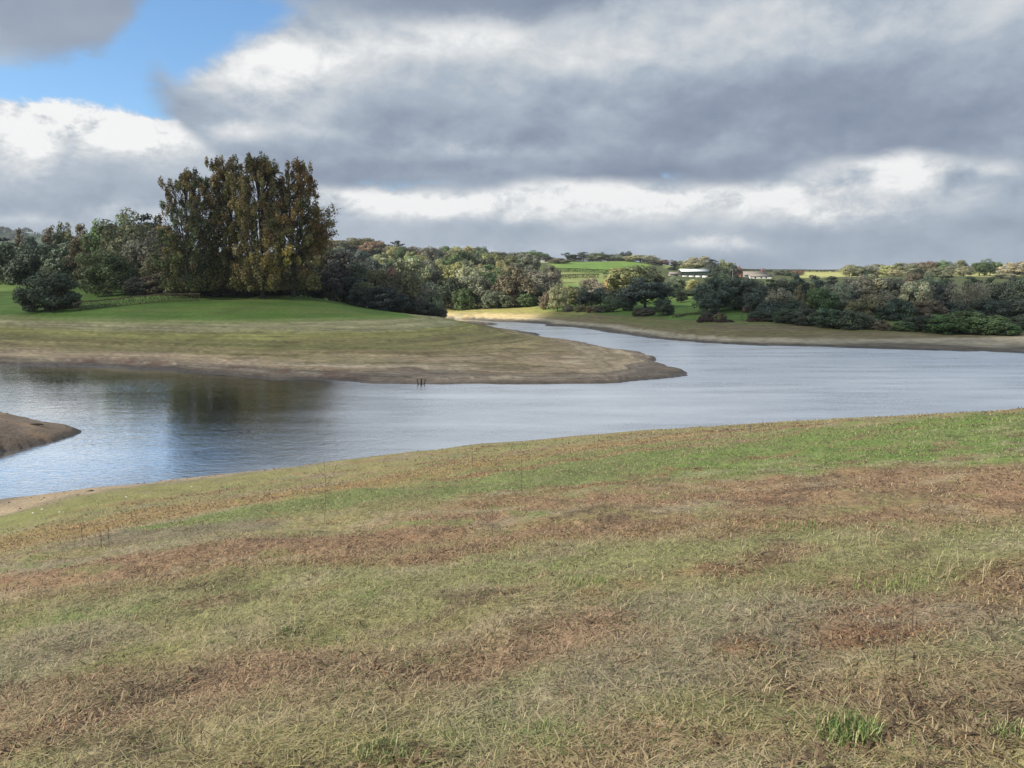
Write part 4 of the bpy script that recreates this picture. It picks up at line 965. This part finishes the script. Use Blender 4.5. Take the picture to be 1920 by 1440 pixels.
M_WOOD = flat_mat('weathered_wood', (0.11, 0.075, 0.055), (0.06, 0.045, 0.035), 4.0, 0.9, (1, 1, 0.2)); M_BLACKW = flat_mat('black_wet_wood', (0.018, 0.015, 0.014), (0.035, 0.03, 0.026), 8.0, 0.6); M_POLE = flat_mat('pole_wood', (0.20, 0.175, 0.15))
def boxm(name, x0, x1, y0, y1, z0, z1, mat):
    V = [(x, y, z) for z in (z0, z1) for y in (y0, y1) for x in (x0, x1)]
    return mk_mesh(name, V, [(0, 2, 3, 1), (4, 5, 7, 6), (0, 1, 5, 4), (1, 3, 7, 5), (3, 2, 6, 7), (2, 0, 4, 6)], [mat])
def roofm(name, x0, x1, y0, y1, ze, zr, t, mat, eave=0.4):
    """pitched roof, ridge along x, with real thickness"""
    ym = (y0 + y1) / 2; a, b = y0 - eave, y1 + eave; s = (zr - ze) / (ym - y0); lo = ze - eave * s
    prof = [(a, lo), (ym, zr), (b, lo), (b, lo + t), (ym, zr + t), (a, lo + t)]
    V = [(x, y, z) for x in (x0 - eave, x1 + eave) for y, z in prof]
    Q = [(i, (i + 1) % 6, 6 + (i + 1) % 6, 6 + i) for i in range(6)] + [(0, 5, 4, 1), (1, 4, 3, 2), (7, 10, 11, 6), (8, 9, 10, 7)]
    return mk_mesh(name, V, Q, [mat])
def gable(name, x0, x1, y0, y1, ze, zr, mat):
    ym = (y0 + y1) / 2
    V = [(x, y, z) for x in (x0, x1) for y, z in ((y0, -0.6), (y1, -0.6), (y1, ze), (ym, zr), (y0, ze))]
    me = bpy.data.meshes.new(name)
    me.from_pydata(V, [], [(0, 1, 2, 3, 4)[::-1], (5, 6, 7, 8, 9), (0, 1, 6, 5), (1, 2, 7, 6), (0, 5, 9, 4), (2, 3, 8, 7), (3, 4, 9, 8)]); me.materials.append(mat); return me
def thing(name, label, cat, px, d, group=None, rz=0.0, dz=0.0):
    x, y = g2(px, d); e = bpy.data.objects.new(name, None); COL.objects.link(e); e.location = (x, y, float(ground(x, y)) + dz); e.rotation_euler = (0, 0, rz)
    return tag(e, label, cat, group)
# farm barn
DB = 560.0; k = DB / F
b = thing('barn', 'long dark green barn with white lower panels and pale roof on the hill', 'barn', 1300, DB, 'farm buildings')
gz = b.location.z; h_top = at(1300, 506, DB)[2] - gz; hw = 25 * k
he = max(h_top - 1.1, 3.0)
obj('wall', gable('barn_wall', -hw, hw, 0, 11, he, he + 1.6, M_DGREEN), b)
obj('roof', roofm('barn_roof', -hw, hw, 0, 11, he + 0.05, he + 1.65, 0.15, M_ROOFW), b)
pw = 2 * hw / 4
for i in range(4): obj('panel', boxm('barn_panel', -hw + i * pw + 0.25, -hw + (i + 1) * pw - 0.25, -0.12, -0.003, 0.1, he * 0.44, M_WHITE), b)
for i in range(5): obj('post', boxm('barn_post', -hw + i * pw - 0.12, -hw + i * pw + 0.12, -0.2, -0.004, -0.4, he, M_DGREEN), b)
b = thing('shed', 'low grey farm shed joined to the dark green barn', 'shed', 1264, DB + 1, 'farm buildings'); gz = b.location.z
h_top = at(1264, 510.5, DB)[2] - gz; sh = max(h_top - 1.0, 2.2)
obj('wall', gable('shed_wall', -10 * k, 10 * k, 0, 8, sh, sh + 1.2, M_GREY), b); obj('roof', roofm('shed_roof', -10 * k, 10 * k, 0, 8, sh + 0.05, sh + 1.25, 0.15, M_SLATE), b)
obj('door', boxm('shed_door', -1.6, 1.6, -0.1, -0.003, -0.3, sh * 0.75, M_DARK), b)
DH = 600.0; k = DH / F
b = thing('brick_house', 'red brick farmhouse with steep gable behind the grey farm roofs', 'house', 1388, DH + 12, 'farm buildings', math.radians(62)); gz = b.location.z
hh = at(1388, 500, DH + 12)[2] - gz
obj('wall', gable('house_wall', -4, 4, 0, 6.4, hh - 3, hh - 0.2, M_BRICK), b); obj('roof', roofm('house_roof', -4, 4, 0, 6.4, hh - 2.95, hh - 0.15, 0.2, M_BRICK), b)
obj('chimney', boxm('house_chimney', 2.4, 3.2, 2.8, 3.6, hh - 1, hh + 0.9, M_BRICK), b)
for s in (-2, 2): obj('window', boxm('house_window', s - 0.6, s + 0.6, -0.08, -0.003, hh - 5.0, hh - 3.7, M_DARK), b)
b = thing('farm_range', 'long farm building with brown stone roof beside the red brick house', 'farm building', 1413, DH + 4, 'farm buildings'); gz = b.location.z
hr = at(1413, 508.5, DH)[2] - gz
obj('wall', gable('range_wall', -21 * k, 21 * k, 0, 8, hr - 2.6, hr - 0.2, M_GREY), b); obj('roof', roofm('range_roof', -21 * k, 21 * k, 0, 8, hr - 2.55, hr - 0.15, 0.2, M_SLATE), b)
obj('chimney', boxm('range_chimney', 13 * k, 16 * k, 3.5, 4.6, hr - 1, hr + 2.0, M_BRICK), b)
b = thing('farm_outbuilding', 'low outbuilding with white walls in front of the brown stone roof', 'farm building', 1422, DH - 10, 'farm buildings'); gz = b.location.z
ho = at(1422, 514, DH - 10)[2] - gz
obj('wall', gable('outbuilding_wall', -20 * k, 20 * k, 0, 5, ho - 1.5, ho - 0.1, M_WHITE), b); obj('roof', roofm('outbuilding_roof', -20 * k, 20 * k, 0, 5, ho - 1.45, ho - 0.05, 0.15, M_SLATE), b)
for s in (-4, 0.5, 4): obj('window', boxm('outbuilding_window', s - 0.5, s + 0.5, -0.08, -0.003, ho - 3.0, ho - 2.0, M_DARK), b)
b = thing('cottage', 'small cottage with pale wall and dark roof below the skyline trees', 'house', 1023, 665, 'farm buildings'); gz = b.location.z; k = 665 / F
hc = at(1023, 488.5, 665)[2] - gz; hc = max(hc, 5.0)
obj('wall', gable('cottage_wall', -9 * k, 9 * k, 0, 6, hc - 2.2, hc - 0.2, M_CREAM), b); obj('roof', roofm('cottage_roof', -9 * k, 9 * k, 0, 6, hc - 2.15, hc - 0.15, 0.2, M_DARK), b)
obj('window', boxm('cottage_window', -1, 0.2, -0.08, -0.003, hc - 4.2, hc - 3.1, M_DARK), b)
# poles
for px, top, d, lab in ((1370, 504, 540, 'wooden utility pole in front of the round tree by the farm'), (699, 496, 420, 'pale utility pole with crossarm in the woodland clearing')):
    e = thing('utility_pole', lab, 'pole', px, d, 'utility poles'); H = at(px, top, d)[2] - e.location.z
    obj('post', mk_mesh('pole_post', *tube([(0, 0, -0.3), (0, 0, H)], [0.30, 0.22], 8), [M_POLE]), e)
    obj('crossarm', boxm('pole_crossarm', -1.3, 1.3, -0.34, -0.23, H - 0.9, H - 0.6, M_POLE), e)
# lookout on legs
e = thing('wooden_lookout', 'small wooden lookout box on tall legs at the edge of the dark wood', 'lookout', 1397, 164); k = 164 / F
H = max(at(1397, 576, 164)[2] - e.location.z, 2.6); w = 0.62
cab = obj('cabin', boxm('lookout_cabin', -w, w, -w, w, H * 0.60, H, M_WOOD), e)
obj('roof', boxm('lookout_roof', -w - 0.12, w + 0.12, -w - 0.12, w + 0.12, H + 0.003, H + 0.09, M_WOOD), e)
obj('opening', boxm('lookout_opening', -w * 0.7, w * 0.7, -w - 0.03, -w - 0.003, H * 0.78, H * 0.9, M_DARK), cab)
for sx in (-1, 1):
    for sy in (-1, 1): obj('leg', mk_mesh('lookout_leg', *tube([(sx * w * 1.25, sy * w * 1.25, -0.2), (sx * w * 0.9, sy * w * 0.9, H * 0.61)], [0.075, 0.075], 6), [M_POLE]), e)
lad = [tube([(2.3, s * 0.2, -0.1), (w * 0.9, s * 0.2, H * 0.62)], [0.06, 0.06], 6) for s in (-1, 1)] + [tube([(2.3 - 1.7 * t, -0.2, H * 0.62 * t), (2.3 - 1.7 * t, 0.2, H * 0.62 * t)], [0.035, 0.035], 5) for t in (0.15, 0.3, 0.45, 0.6, 0.75, 0.9)]
obj('ladder', mk_mesh('lookout_ladder', *join(lad), [M_POLE]), e)
# old posts in the shallows
for px, lean, r0, lab in ((784.2, -0.20, 0.055, 'thin black post leaning outwards beside the thick middle post'), (789.4, 0.02, 0.095, 'thick upright black post in the middle of the three'), (794.8, 0.22, 0.050, 'slim black post leaning away from the thick middle post towards the tip')):
    q = lake(px, 721.5); H = 0.60; r0 *= 1.25
    e = obj('wooden_post', mk_mesh('wooden_post', *tube([(-lean * 0.4, 0, -0.9), (0, 0, 0), (lean * 0.5, 0.02, H * 0.6), (lean * H * 0.9, 0.0, H), (lean * H * 0.9, 0, H + 0.01)], [r0, r0 * 1.05, r0 * 0.95, r0 * 0.8, 0.01], 8), [M_BLACKW]), loc=q)
    tag(e, lab, 'post', 'old posts standing in the shallows')
# stones and driftwood
def stone(px, py, s, tint, label, name='stone'):
    r = np.random.default_rng(int(px * 3 + py)); p = land_at(px, py); n = 12
    th = np.linspace(0, 2 * math.pi, n, endpoint=False); V = []
    for zi, rad in ((-0.4, 0.8), (0.0, 1.0), (0.35, 0.85), (0.6, 0.45)):
        for a in th: q = rad * r.uniform(0.85, 1.12); V.append((q * math.cos(a) * s * 1.3, q * math.sin(a) * s, zi * s * 0.8))
    V.append((0, 0, 0.66 * s)); Q = []
    for i in range(3):
        for j in range(n): Q.append((i * n + j, i * n + (j + 1) % n, (i + 1) * n + (j + 1) % n, (i + 1) * n + j))
    me = bpy.data.meshes.new(name); me.from_pydata(V, [], Q + [(3 * n + j, 3 * n + (j + 1) % n, 4 * n) for j in range(n)]); me.materials.append(tint)
    e = obj(name, me, loc=(p[0], p[1], float(ground(p[0], p[1]))), rz=r.uniform(0, 6)); tag(e, label, 'stone', 'stones on the near shore')
M_STONE = flat_mat('pale_stone', (0.55, 0.52, 0.46), (0.35, 0.32, 0.28), 8.0, 0.85); M_DSTONE = flat_mat('dark_stone', (0.09, 0.08, 0.07), None, 8.0, 0.8)
for px, py, s, l in ((80, 955, 0.06, 'pale stone on the dull mud strip of the near shore'), (62, 962, 0.05, 'pale stone on the dull mud strip of the near shore'), (237, 932, 0.05, 'pale stone on the dull mud strip of the near shore'), (112, 960, 0.04, 'pale stone on the dull mud strip of the near shore'), (360, 912, 0.05, 'pale stone on the dull mud strip of the near shore')):
    stone(px, py, s, M_STONE, l)
stone(170, 921, 0.12, M_DSTONE, 'dark stone at the very edge of the near shore water'); stone(1405, 800, 0.16, M_DSTONE, 'dark clod on the brow of the near bank above the water')
p = lake(65, 799, 0.6); z = float(ground(p[0], p[1]))
e = obj('driftwood', mk_mesh('driftwood', *tube([(-0.5, 0, 0.02), (-0.1, 0.05, 0.08), (0.3, -0.02, 0.06), (0.6, 0.05, 0.03)], [0.04, 0.08, 0.07, 0.02], 7), [M_BLACKW]), loc=(p[0], p[1], z)); tag(e, 'dark driftwood stub lying on the mud spit', 'driftwood')

# ------------------------------------------------------------------ grass of the near bank
m = new_mat('cut_grass')
c = attr(); pr = principled(c, 0.65, None, 0.25); tr = nd('ShaderNodeBsdfTranslucent'); put(tr.inputs[0], c)
mx = nd('ShaderNodeMixShader'); mx.inputs[0].default_value = 0.25; N.nt.links.new(pr.outputs[0], mx.inputs[1]); N.nt.links.new(tr.outputs[0], mx.inputs[2]); out(mx)
M_GRASS = m
def blades(x, y, L, wd, el, az, col, bend=0.5):
    z = ground(x, y); n = len(x)
    d = np.stack([np.cos(az) * np.cos(el), np.sin(az) * np.cos(el), np.sin(el)], 1); s = np.stack([-np.sin(az), np.cos(az), np.zeros(n)], 1) * (wd / 2)[:, None]
    o = np.stack([x, y, z + 0.004], 1); mid = o + d * (L * 0.55)[:, None]
    tip = mid + (d - np.array([0, 0, 1]) * (bend * np.sin(el))[:, None]) * (L * 0.45)[:, None]
    tip[:, 2] = np.maximum(tip[:, 2], z + 0.006)
    V = np.stack([o - s, o + s, mid + s * 0.8, mid - s * 0.8, tip], 1).reshape(-1, 3)
    i = np.arange(n)[:, None] * 5
    T = np.concatenate([i + [[0, 1, 2]], i + [[0, 2, 3]], i + [[3, 2, 4]]], 0)
    return V, T, np.repeat(col, 5, 0)
def scatter(n, r0, r1, r, power):
    u = r.random(n); rad = (r0 ** power + u * (r1 ** power - r0 ** power)) ** (1 / power); th = np.radians(r.uniform(-41, 41, n))
    return rad * np.sin(th), rad * np.cos(th) - 0.3
VS, TS, CS = [], [], []; off = 0
r = np.random.default_rng(77)
for n, r0, r1, power in ((205000, 2.0, 9.0, 1.0), (150000, 8.0, 26.0, 0.9), (90000, 22.0, 66.0, 0.9)):
    x, y = scatter(n, r0, r1, r, power); z = ground(x, y); u, v = logpol(x, y)
    keep = (region(u, v) == 0) & (z > 0.85 + 0.5 * r.random(n)); x, y, z = x[keep], y[keep], z[keep]; n = len(x)
    rad = np.hypot(x, y); jx = r.normal(0, 0.10, n) + r.normal(0, 0.012, n) * rad; jy = r.normal(0, 0.10, n) + r.normal(0, 0.012, n) * rad; c = near_colour(x + jx, y + jy, z)
    redness = np.clip((c[:, 0] / (c[:, 1] + 1e-6) - 1.25) * 3, 0, 1); greenness = np.clip((c[:, 1] / (c[:, 0] + 1e-6) - 0.98) * 3, 0, 1)
    k = r.random(n); f = r.uniform(0.55, 1.5, n)[:, None]
    col = c * f * 1.4
    straw = k < 0.26 - 0.16 * greenness - 0.20 * redness; col[straw] = np.array((0.40, 0.335, 0.205)) * r.uniform(0.6, 1.15, (straw.sum(), 1))
    dk = (k > 0.90); col[dk] = np.array((0.085, 0.062, 0.042)) * r.uniform(0.5, 1.3, (dk.sum(), 1))
    gr = (k > 0.66) & (k < 0.73) & (redness < 0.5); col[gr] = np.array((0.120, 0.165, 0.048)) * r.uniform(0.6, 1.3, (gr.sum(), 1))
    flat = r.random(n) < 0.84 - 0.35 * greenness
    el = np.where(flat, np.radians(r.uniform(0, 17, n)), np.radians(r.uniform(25, 70, n)))
    patch = 0.65 + 0.7 * fbm(x * 1.3, y * 1.3, 88, 3)
    L = (0.022 + 0.100 * r.random(n) ** 2.4) * patch * np.where(flat, 1.15, 0.62) * (1 - 0.35 * redness)
    wd = np.maximum(0.0031 * r.uniform(0.6, 1.7, n), rad * 0.00055) * (1 + 0.9 * redness)
    L = np.maximum(L, rad * 0.003)
    V, T, C_ = blades(x, y, L, wd, el, r.uniform(0, 6.283, n), np.clip(col, 0.01, 0.7))
    VS.append(V); TS.append(T + off); CS.append(C_); off += len(V)
n = 150000; x, y = scatter(n, 2.0, 50.0, r, 0.8); z = ground(x, y); u, v = logpol(x, y)
cl = fbm(x * 1.7, y * 1.7, 121, 3) * 0.6 + fbm(x * 6.0, y * 6.0, 122, 2) * 0.4
c = near_colour(x, y, z); redness = np.clip((c[:, 0] / (c[:, 1] + 1e-6) - 1.2) * 3, 0, 1)
keep = (region(u, v) == 0) & (z > 1.4) & (cl + 0.25 * redness > 0.58 + 0.10 * r.random(n)); x, y, z, c, redness = x[keep], y[keep], z[keep], c[keep], redness[keep]; n = min(len(x), 60000); x, y, z, c, redness = x[:n], y[:n], z[:n], c[:n], redness[:n]
rad = np.hypot(x, y); k = r.random(n)[:, None]
col = np.where(k < 0.45, np.array((0.115, 0.076, 0.050)), np.where(k < 0.75, np.array((0.205, 0.132, 0.080)), np.array((0.300, 0.225, 0.140)))) * r.uniform(0.5, 1.3, (n, 1))
V, T, C_ = blades(x, y, np.maximum(r.uniform(0.03, 0.10, n), rad * 0.004), np.maximum(r.uniform(0.005, 0.014, n), rad * 0.0010), np.radians(r.uniform(3, 42, n)), r.uniform(0, 6.283, n), np.clip(col, 0.01, 0.6), 1.2)
VS.append(V); TS.append(T + off); CS.append(C_); off += len(V)
e = obj('cut_grass', mk_mesh('cut_grass', np.concatenate(VS), np.concatenate(TS), [M_GRASS], np.concatenate(CS)))
tag(e, 'mown grass and dead bracken litter covering the near bank', 'grass', kind='stuff')
# clods and pebbles strewn along the drawn-down shores
def strew(name, label, n, reg, xr, yr, zr, sr, mat, seed):
    r = np.random.default_rng(seed); x = r.uniform(*xr, n * 30); y = r.uniform(*yr, n * 30); z = ground(x, y); u, v = logpol(x, y)
    k = (z > zr[0]) & (z < zr[1]) & (region(u, v) == reg) & (fbm(x * 0.2, y * 0.2, seed, 3) > 0.45); x, y, z = x[k][:n], y[k][:n], z[k][:n]; n = len(x)
    s = sr[0] + (sr[1] - sr[0]) * r.random(n) ** 3
    D = np.array([(1, 0, 0), (0, 1, 0), (-1, 0, 0), (0, -1, 0), (0, 0, 0.7), (0, 0, -0.6)], float)
    a = r.uniform(0, 6.28, n); R = np.stack([np.stack([np.cos(a), -np.sin(a)], 1), np.stack([np.sin(a), np.cos(a)], 1)], 1)
    V = np.repeat(D[None], n, 0) * r.uniform(0.6, 1.3, (n, 6, 1)); V[:, :, :2] = np.einsum('nij,nkj->nki', R, V[:, :, :2] * np.array((1.4, 0.9))); V = V * s[:, None, None] + np.stack([x, y, z], 1)[:, None]
    T = np.array([(0, 1, 4), (1, 2, 4), (2, 3, 4), (3, 0, 4), (1, 0, 5), (2, 1, 5), (3, 2, 5), (0, 3, 5)]); Fq = (np.arange(n)[:, None, None] * 6 + T).reshape(-1, 3)
    tag(obj(name, mk_mesh(name, V.reshape(-1, 3), Fq, [mat])), label, 'pebbles', kind='stuff')
M_CLOD = flat_mat('dry_clod', (0.20, 0.16, 0.12), (0.12, 0.095, 0.075), 2.0, 0.95)
strew('shore_pebbles', 'small stones and clods along the near muddy shore', 500, 0, (-45, 5), (25, 55), (0.02, 0.75), (0.02, 0.09), M_CLOD, 3)
strew('spit_pebbles', 'small clods scattered on the dark mud spit', 350, 3, (-60, -28), (42, 70), (0.03, 1.2), (0.02, 0.10), M_CLOD, 4)
strew('bank_clods', 'rough clods along the eroded waterline of the peninsula', 700, 1, (-75, 25), (74, 108), (0.02, 0.6), (0.03, 0.11), M_CLOD, 5)
# tufts that stand out
def tuft(px, py, rad, h, n, col, label, el0=45):
    r = np.random.default_rng(int(px + py)); p = land_at(px, py); a = r.uniform(0, 6.28, n); q = rad * np.sqrt(r.random(n))
    x, y = p[0] + q * np.cos(a), p[1] + q * np.sin(a)
    cc = np.array(col)[None] * r.uniform(0.6, 1.4, (n, 1)); s = r.random(n) < 0.22; cc[s] = (0.40, 0.36, 0.20)
    V, T, C_ = blades(x, y, h * r.uniform(0.5, 1.1, n), np.full(n, 0.0042), np.radians(r.uniform(el0, 85, n)), r.uniform(0, 6.28, n), cc, 0.7)
    o = np.array([p[0], p[1], float(ground(*p))])
    e = obj('grass_tuft', mk_mesh('grass_tuft', V - o, T, [M_GRASS], C_), loc=o); tag(e, label, 'grass tuft', 'grass tufts on the near bank')
tuft(1590, 1378, 0.12, 0.105, 380, (0.125, 0.185, 0.055), 'brightest thick green grass tuft among grey cut stems')
tuft(1900, 1375, 0.08, 0.065, 150, (0.14, 0.185, 0.065), 'bright green tuft smaller than the thick one, among pale stems')
tuft(540, 1186, 0.07, 0.04, 110, (0.11, 0.16, 0.05), 'small dark green tuft alone in olive mown grass')
tuft(715, 1415, 0.11, 0.075, 240, (0.16, 0.195, 0.08), 'loose pale green tuft at the nearest edge of brown litter')
tuft(1100, 1095, 0.18, 0.07, 220, (0.14, 0.20, 0.055), 'flat bright green tuft below the red bracken band')
tuft(1800, 1085, 0.25, 0.24, 60, (0.33, 0.28, 0.17), 'clump of tall pale straw stems on the dark bracken', 35)
tuft(1610, 1015, 0.2, 0.2, 40, (0.33, 0.28, 0.17), 'thin clump of pale straw stems in green grass below red litter', 35)
tuft(1660, 1100, 0.24, 0.09, 200, (0.14, 0.20, 0.055), 'bright green tuft beside the tall pale straw stems')
tuft(1480, 990, 0.3, 0.10, 200, (0.14, 0.20, 0.055), 'bright green tuft at the lower edge of the red bracken band')
# dead weed stalks
def stalk(px, py, h, label, nb=5):
    r = np.random.default_rng(int(px * 7 + py)); p = land_at(px, py); rad = max(0.004, p[1] * 0.00028); parts = []
    pts = [(0.04 * h * math.sin(2.5 * t), 0.0, -0.05 + (h + 0.05) * t) for t in np.linspace(0, 1, 6)]
    parts.append(tube(pts, [rad * (1 - 0.12 * i) for i in range(6)], 5))
    for i in range(nb):
        t = r.uniform(0.3, 0.95); a = r.uniform(0, 6.28); l = h * r.uniform(0.12, 0.28); o = np.array([0.04 * h * math.sin(2.5 * t), 0, h * t])
        parts.append(tube([o, o + np.array([math.cos(a) * l * 0.5, math.sin(a) * l * 0.5, l * 0.5]), o + np.array([math.cos(a) * l * 0.7, math.sin(a) * l * 0.7, l])], [rad * 0.6, rad * 0.5, rad * 0.4], 4))
    e = obj('weed_stalk', mk_mesh('weed_stalk', *join(parts), [M_WOOD]), loc=(p[0], p[1], float(ground(*p))), rz=r.uniform(0, 6)); tag(e, label, 'weed', 'dead weed stalks on the near bank')
stalk(608, 978, 0.95, 'tallest dead weed stalk standing against the orange grass strip', 6)
stalk(155, 1012, 0.36, 'dead weed stalk in the dark twiggy patch near the orange strip', 6)
stalk(205, 1022, 0.3, 'dead weed stalk in the dark twiggy patch near the orange strip', 8)
stalk(190, 1028, 0.26, 'dead weed stalk in the dark twiggy patch near the orange strip', 8)
stalk(922, 1005, 0.35, 'short dead stalk at the edge of the red bracken band', 3)
stalk(978, 920, 0.6, 'thin dead stalk in the green strip above the red bracken', 3)
stalk(1712, 1190, 0.26, 'single dark dead stalk among grey cut stems', 2); stalk(1675, 1245, 0.22, 'low dark dead stalk below the grey cut stems', 2)
stalk(885, 880, 0.6, 'dead stalk beside the orange strip on the brow of the bank', 5); stalk(1395, 806, 0.3, 'twiggy dead weed on the brow of the bank against the water', 8); stalk(1430, 801, 0.36, 'taller twiggy weed on the brow of the bank against the water', 5); stalk(1120, 842, 0.5, 'dead stalk at the end of the orange strip', 4)

# ------------------------------------------------------------------ unseen clouds added out of view to shade the peninsula and right wood
def cloud(tx, ty, rx, ry, rz, alt, seed):
    r = np.random.default_rng(seed); nu, nv = 64, 32; V = []
    th = np.linspace(0, 2 * math.pi, nu, endpoint=False); ph = np.linspace(-math.pi / 2, math.pi / 2, nv)
    TH, PH = np.meshgrid(th, ph)
    q = fbm(np.cos(TH) * np.cos(PH) * 2.2 + 9 + seed, np.sin(TH) * np.cos(PH) * 2.2 + 5 + np.sin(PH), seed, 4)
    rad = 0.72 + 0.56 * q
    V = np.stack([rx * rad * np.cos(PH) * np.cos(TH), ry * rad * np.cos(PH) * np.sin(TH), np.where(PH < 0, 0.35, 1.0) * rz * rad * np.sin(PH)], -1).reshape(-1, 3)
    idx = np.arange(nu * nv).reshape(nv, nu); Q = np.stack([idx[:-1], np.roll(idx[:-1], -1, 1), np.roll(idx[1:], -1, 1), idx[1:]], -1).reshape(-1, 4)
    c = Vector((tx, ty, 0)) + SUN_V * (alt / SUN_V.z)
    e = obj('cloud', mk_mesh('cloud', V, Q, [M_SHADE_CLOUD], None, True), loc=c); tag(e, kind='structure')
m = new_mat('shade_cloud')
t0 = nd('ShaderNodeBsdfTransparent'); t1_ = nd('ShaderNodeBsdfTranslucent'); d1 = nd('ShaderNodeBsdfDiffuse'); t1_.inputs[0].default_value = (0.95, 0.95, 0.95, 1); d1.inputs[0].default_value = (0.9, 0.9, 0.9, 1)
m1 = nd('ShaderNodeMixShader'); m1.inputs[0].default_value = 0.5; N.nt.links.new(t1_.outputs[0], m1.inputs[1]); N.nt.links.new(d1.outputs[0], m1.inputs[2])
m2 = nd('ShaderNodeMixShader'); m2.inputs[0].default_value = 0.40; N.nt.links.new(t0.outputs[0], m2.inputs[1]); N.nt.links.new(m1.outputs[0], m2.inputs[2]); out(m2); M_SHADE_CLOUD = m
cloud(-75, 142, 170, 84, 36, 420, 1)
cloud(95, 182, 95, 84, 34, 430, 2)

# ------------------------------------------------------------------ thin autumn haze over the valley
m = bpy.data.materials.new('haze_air'); m.use_nodes = True; N.nt = m.node_tree; N.nt.nodes.clear()
pv = nd('ShaderNodeVolumePrincipled'); pv.inputs['Color'].default_value = (0.86, 0.93, 1.0, 1); pv.inputs['Density'].default_value = 0.00008; pv.inputs['Anisotropy'].default_value = 0.2
ov = nd('ShaderNodeOutputMaterial'); N.nt.links.new(pv.outputs[0], ov.inputs['Volume'])
zt = float(max(GZ.max() + 25, 60)); zb = float(GZ.min() - 1.0)
hz = obj('haze', boxm('haze', -4200, 4200, -60, 4200, zb, zt, m)); tag(hz, kind='stuff')
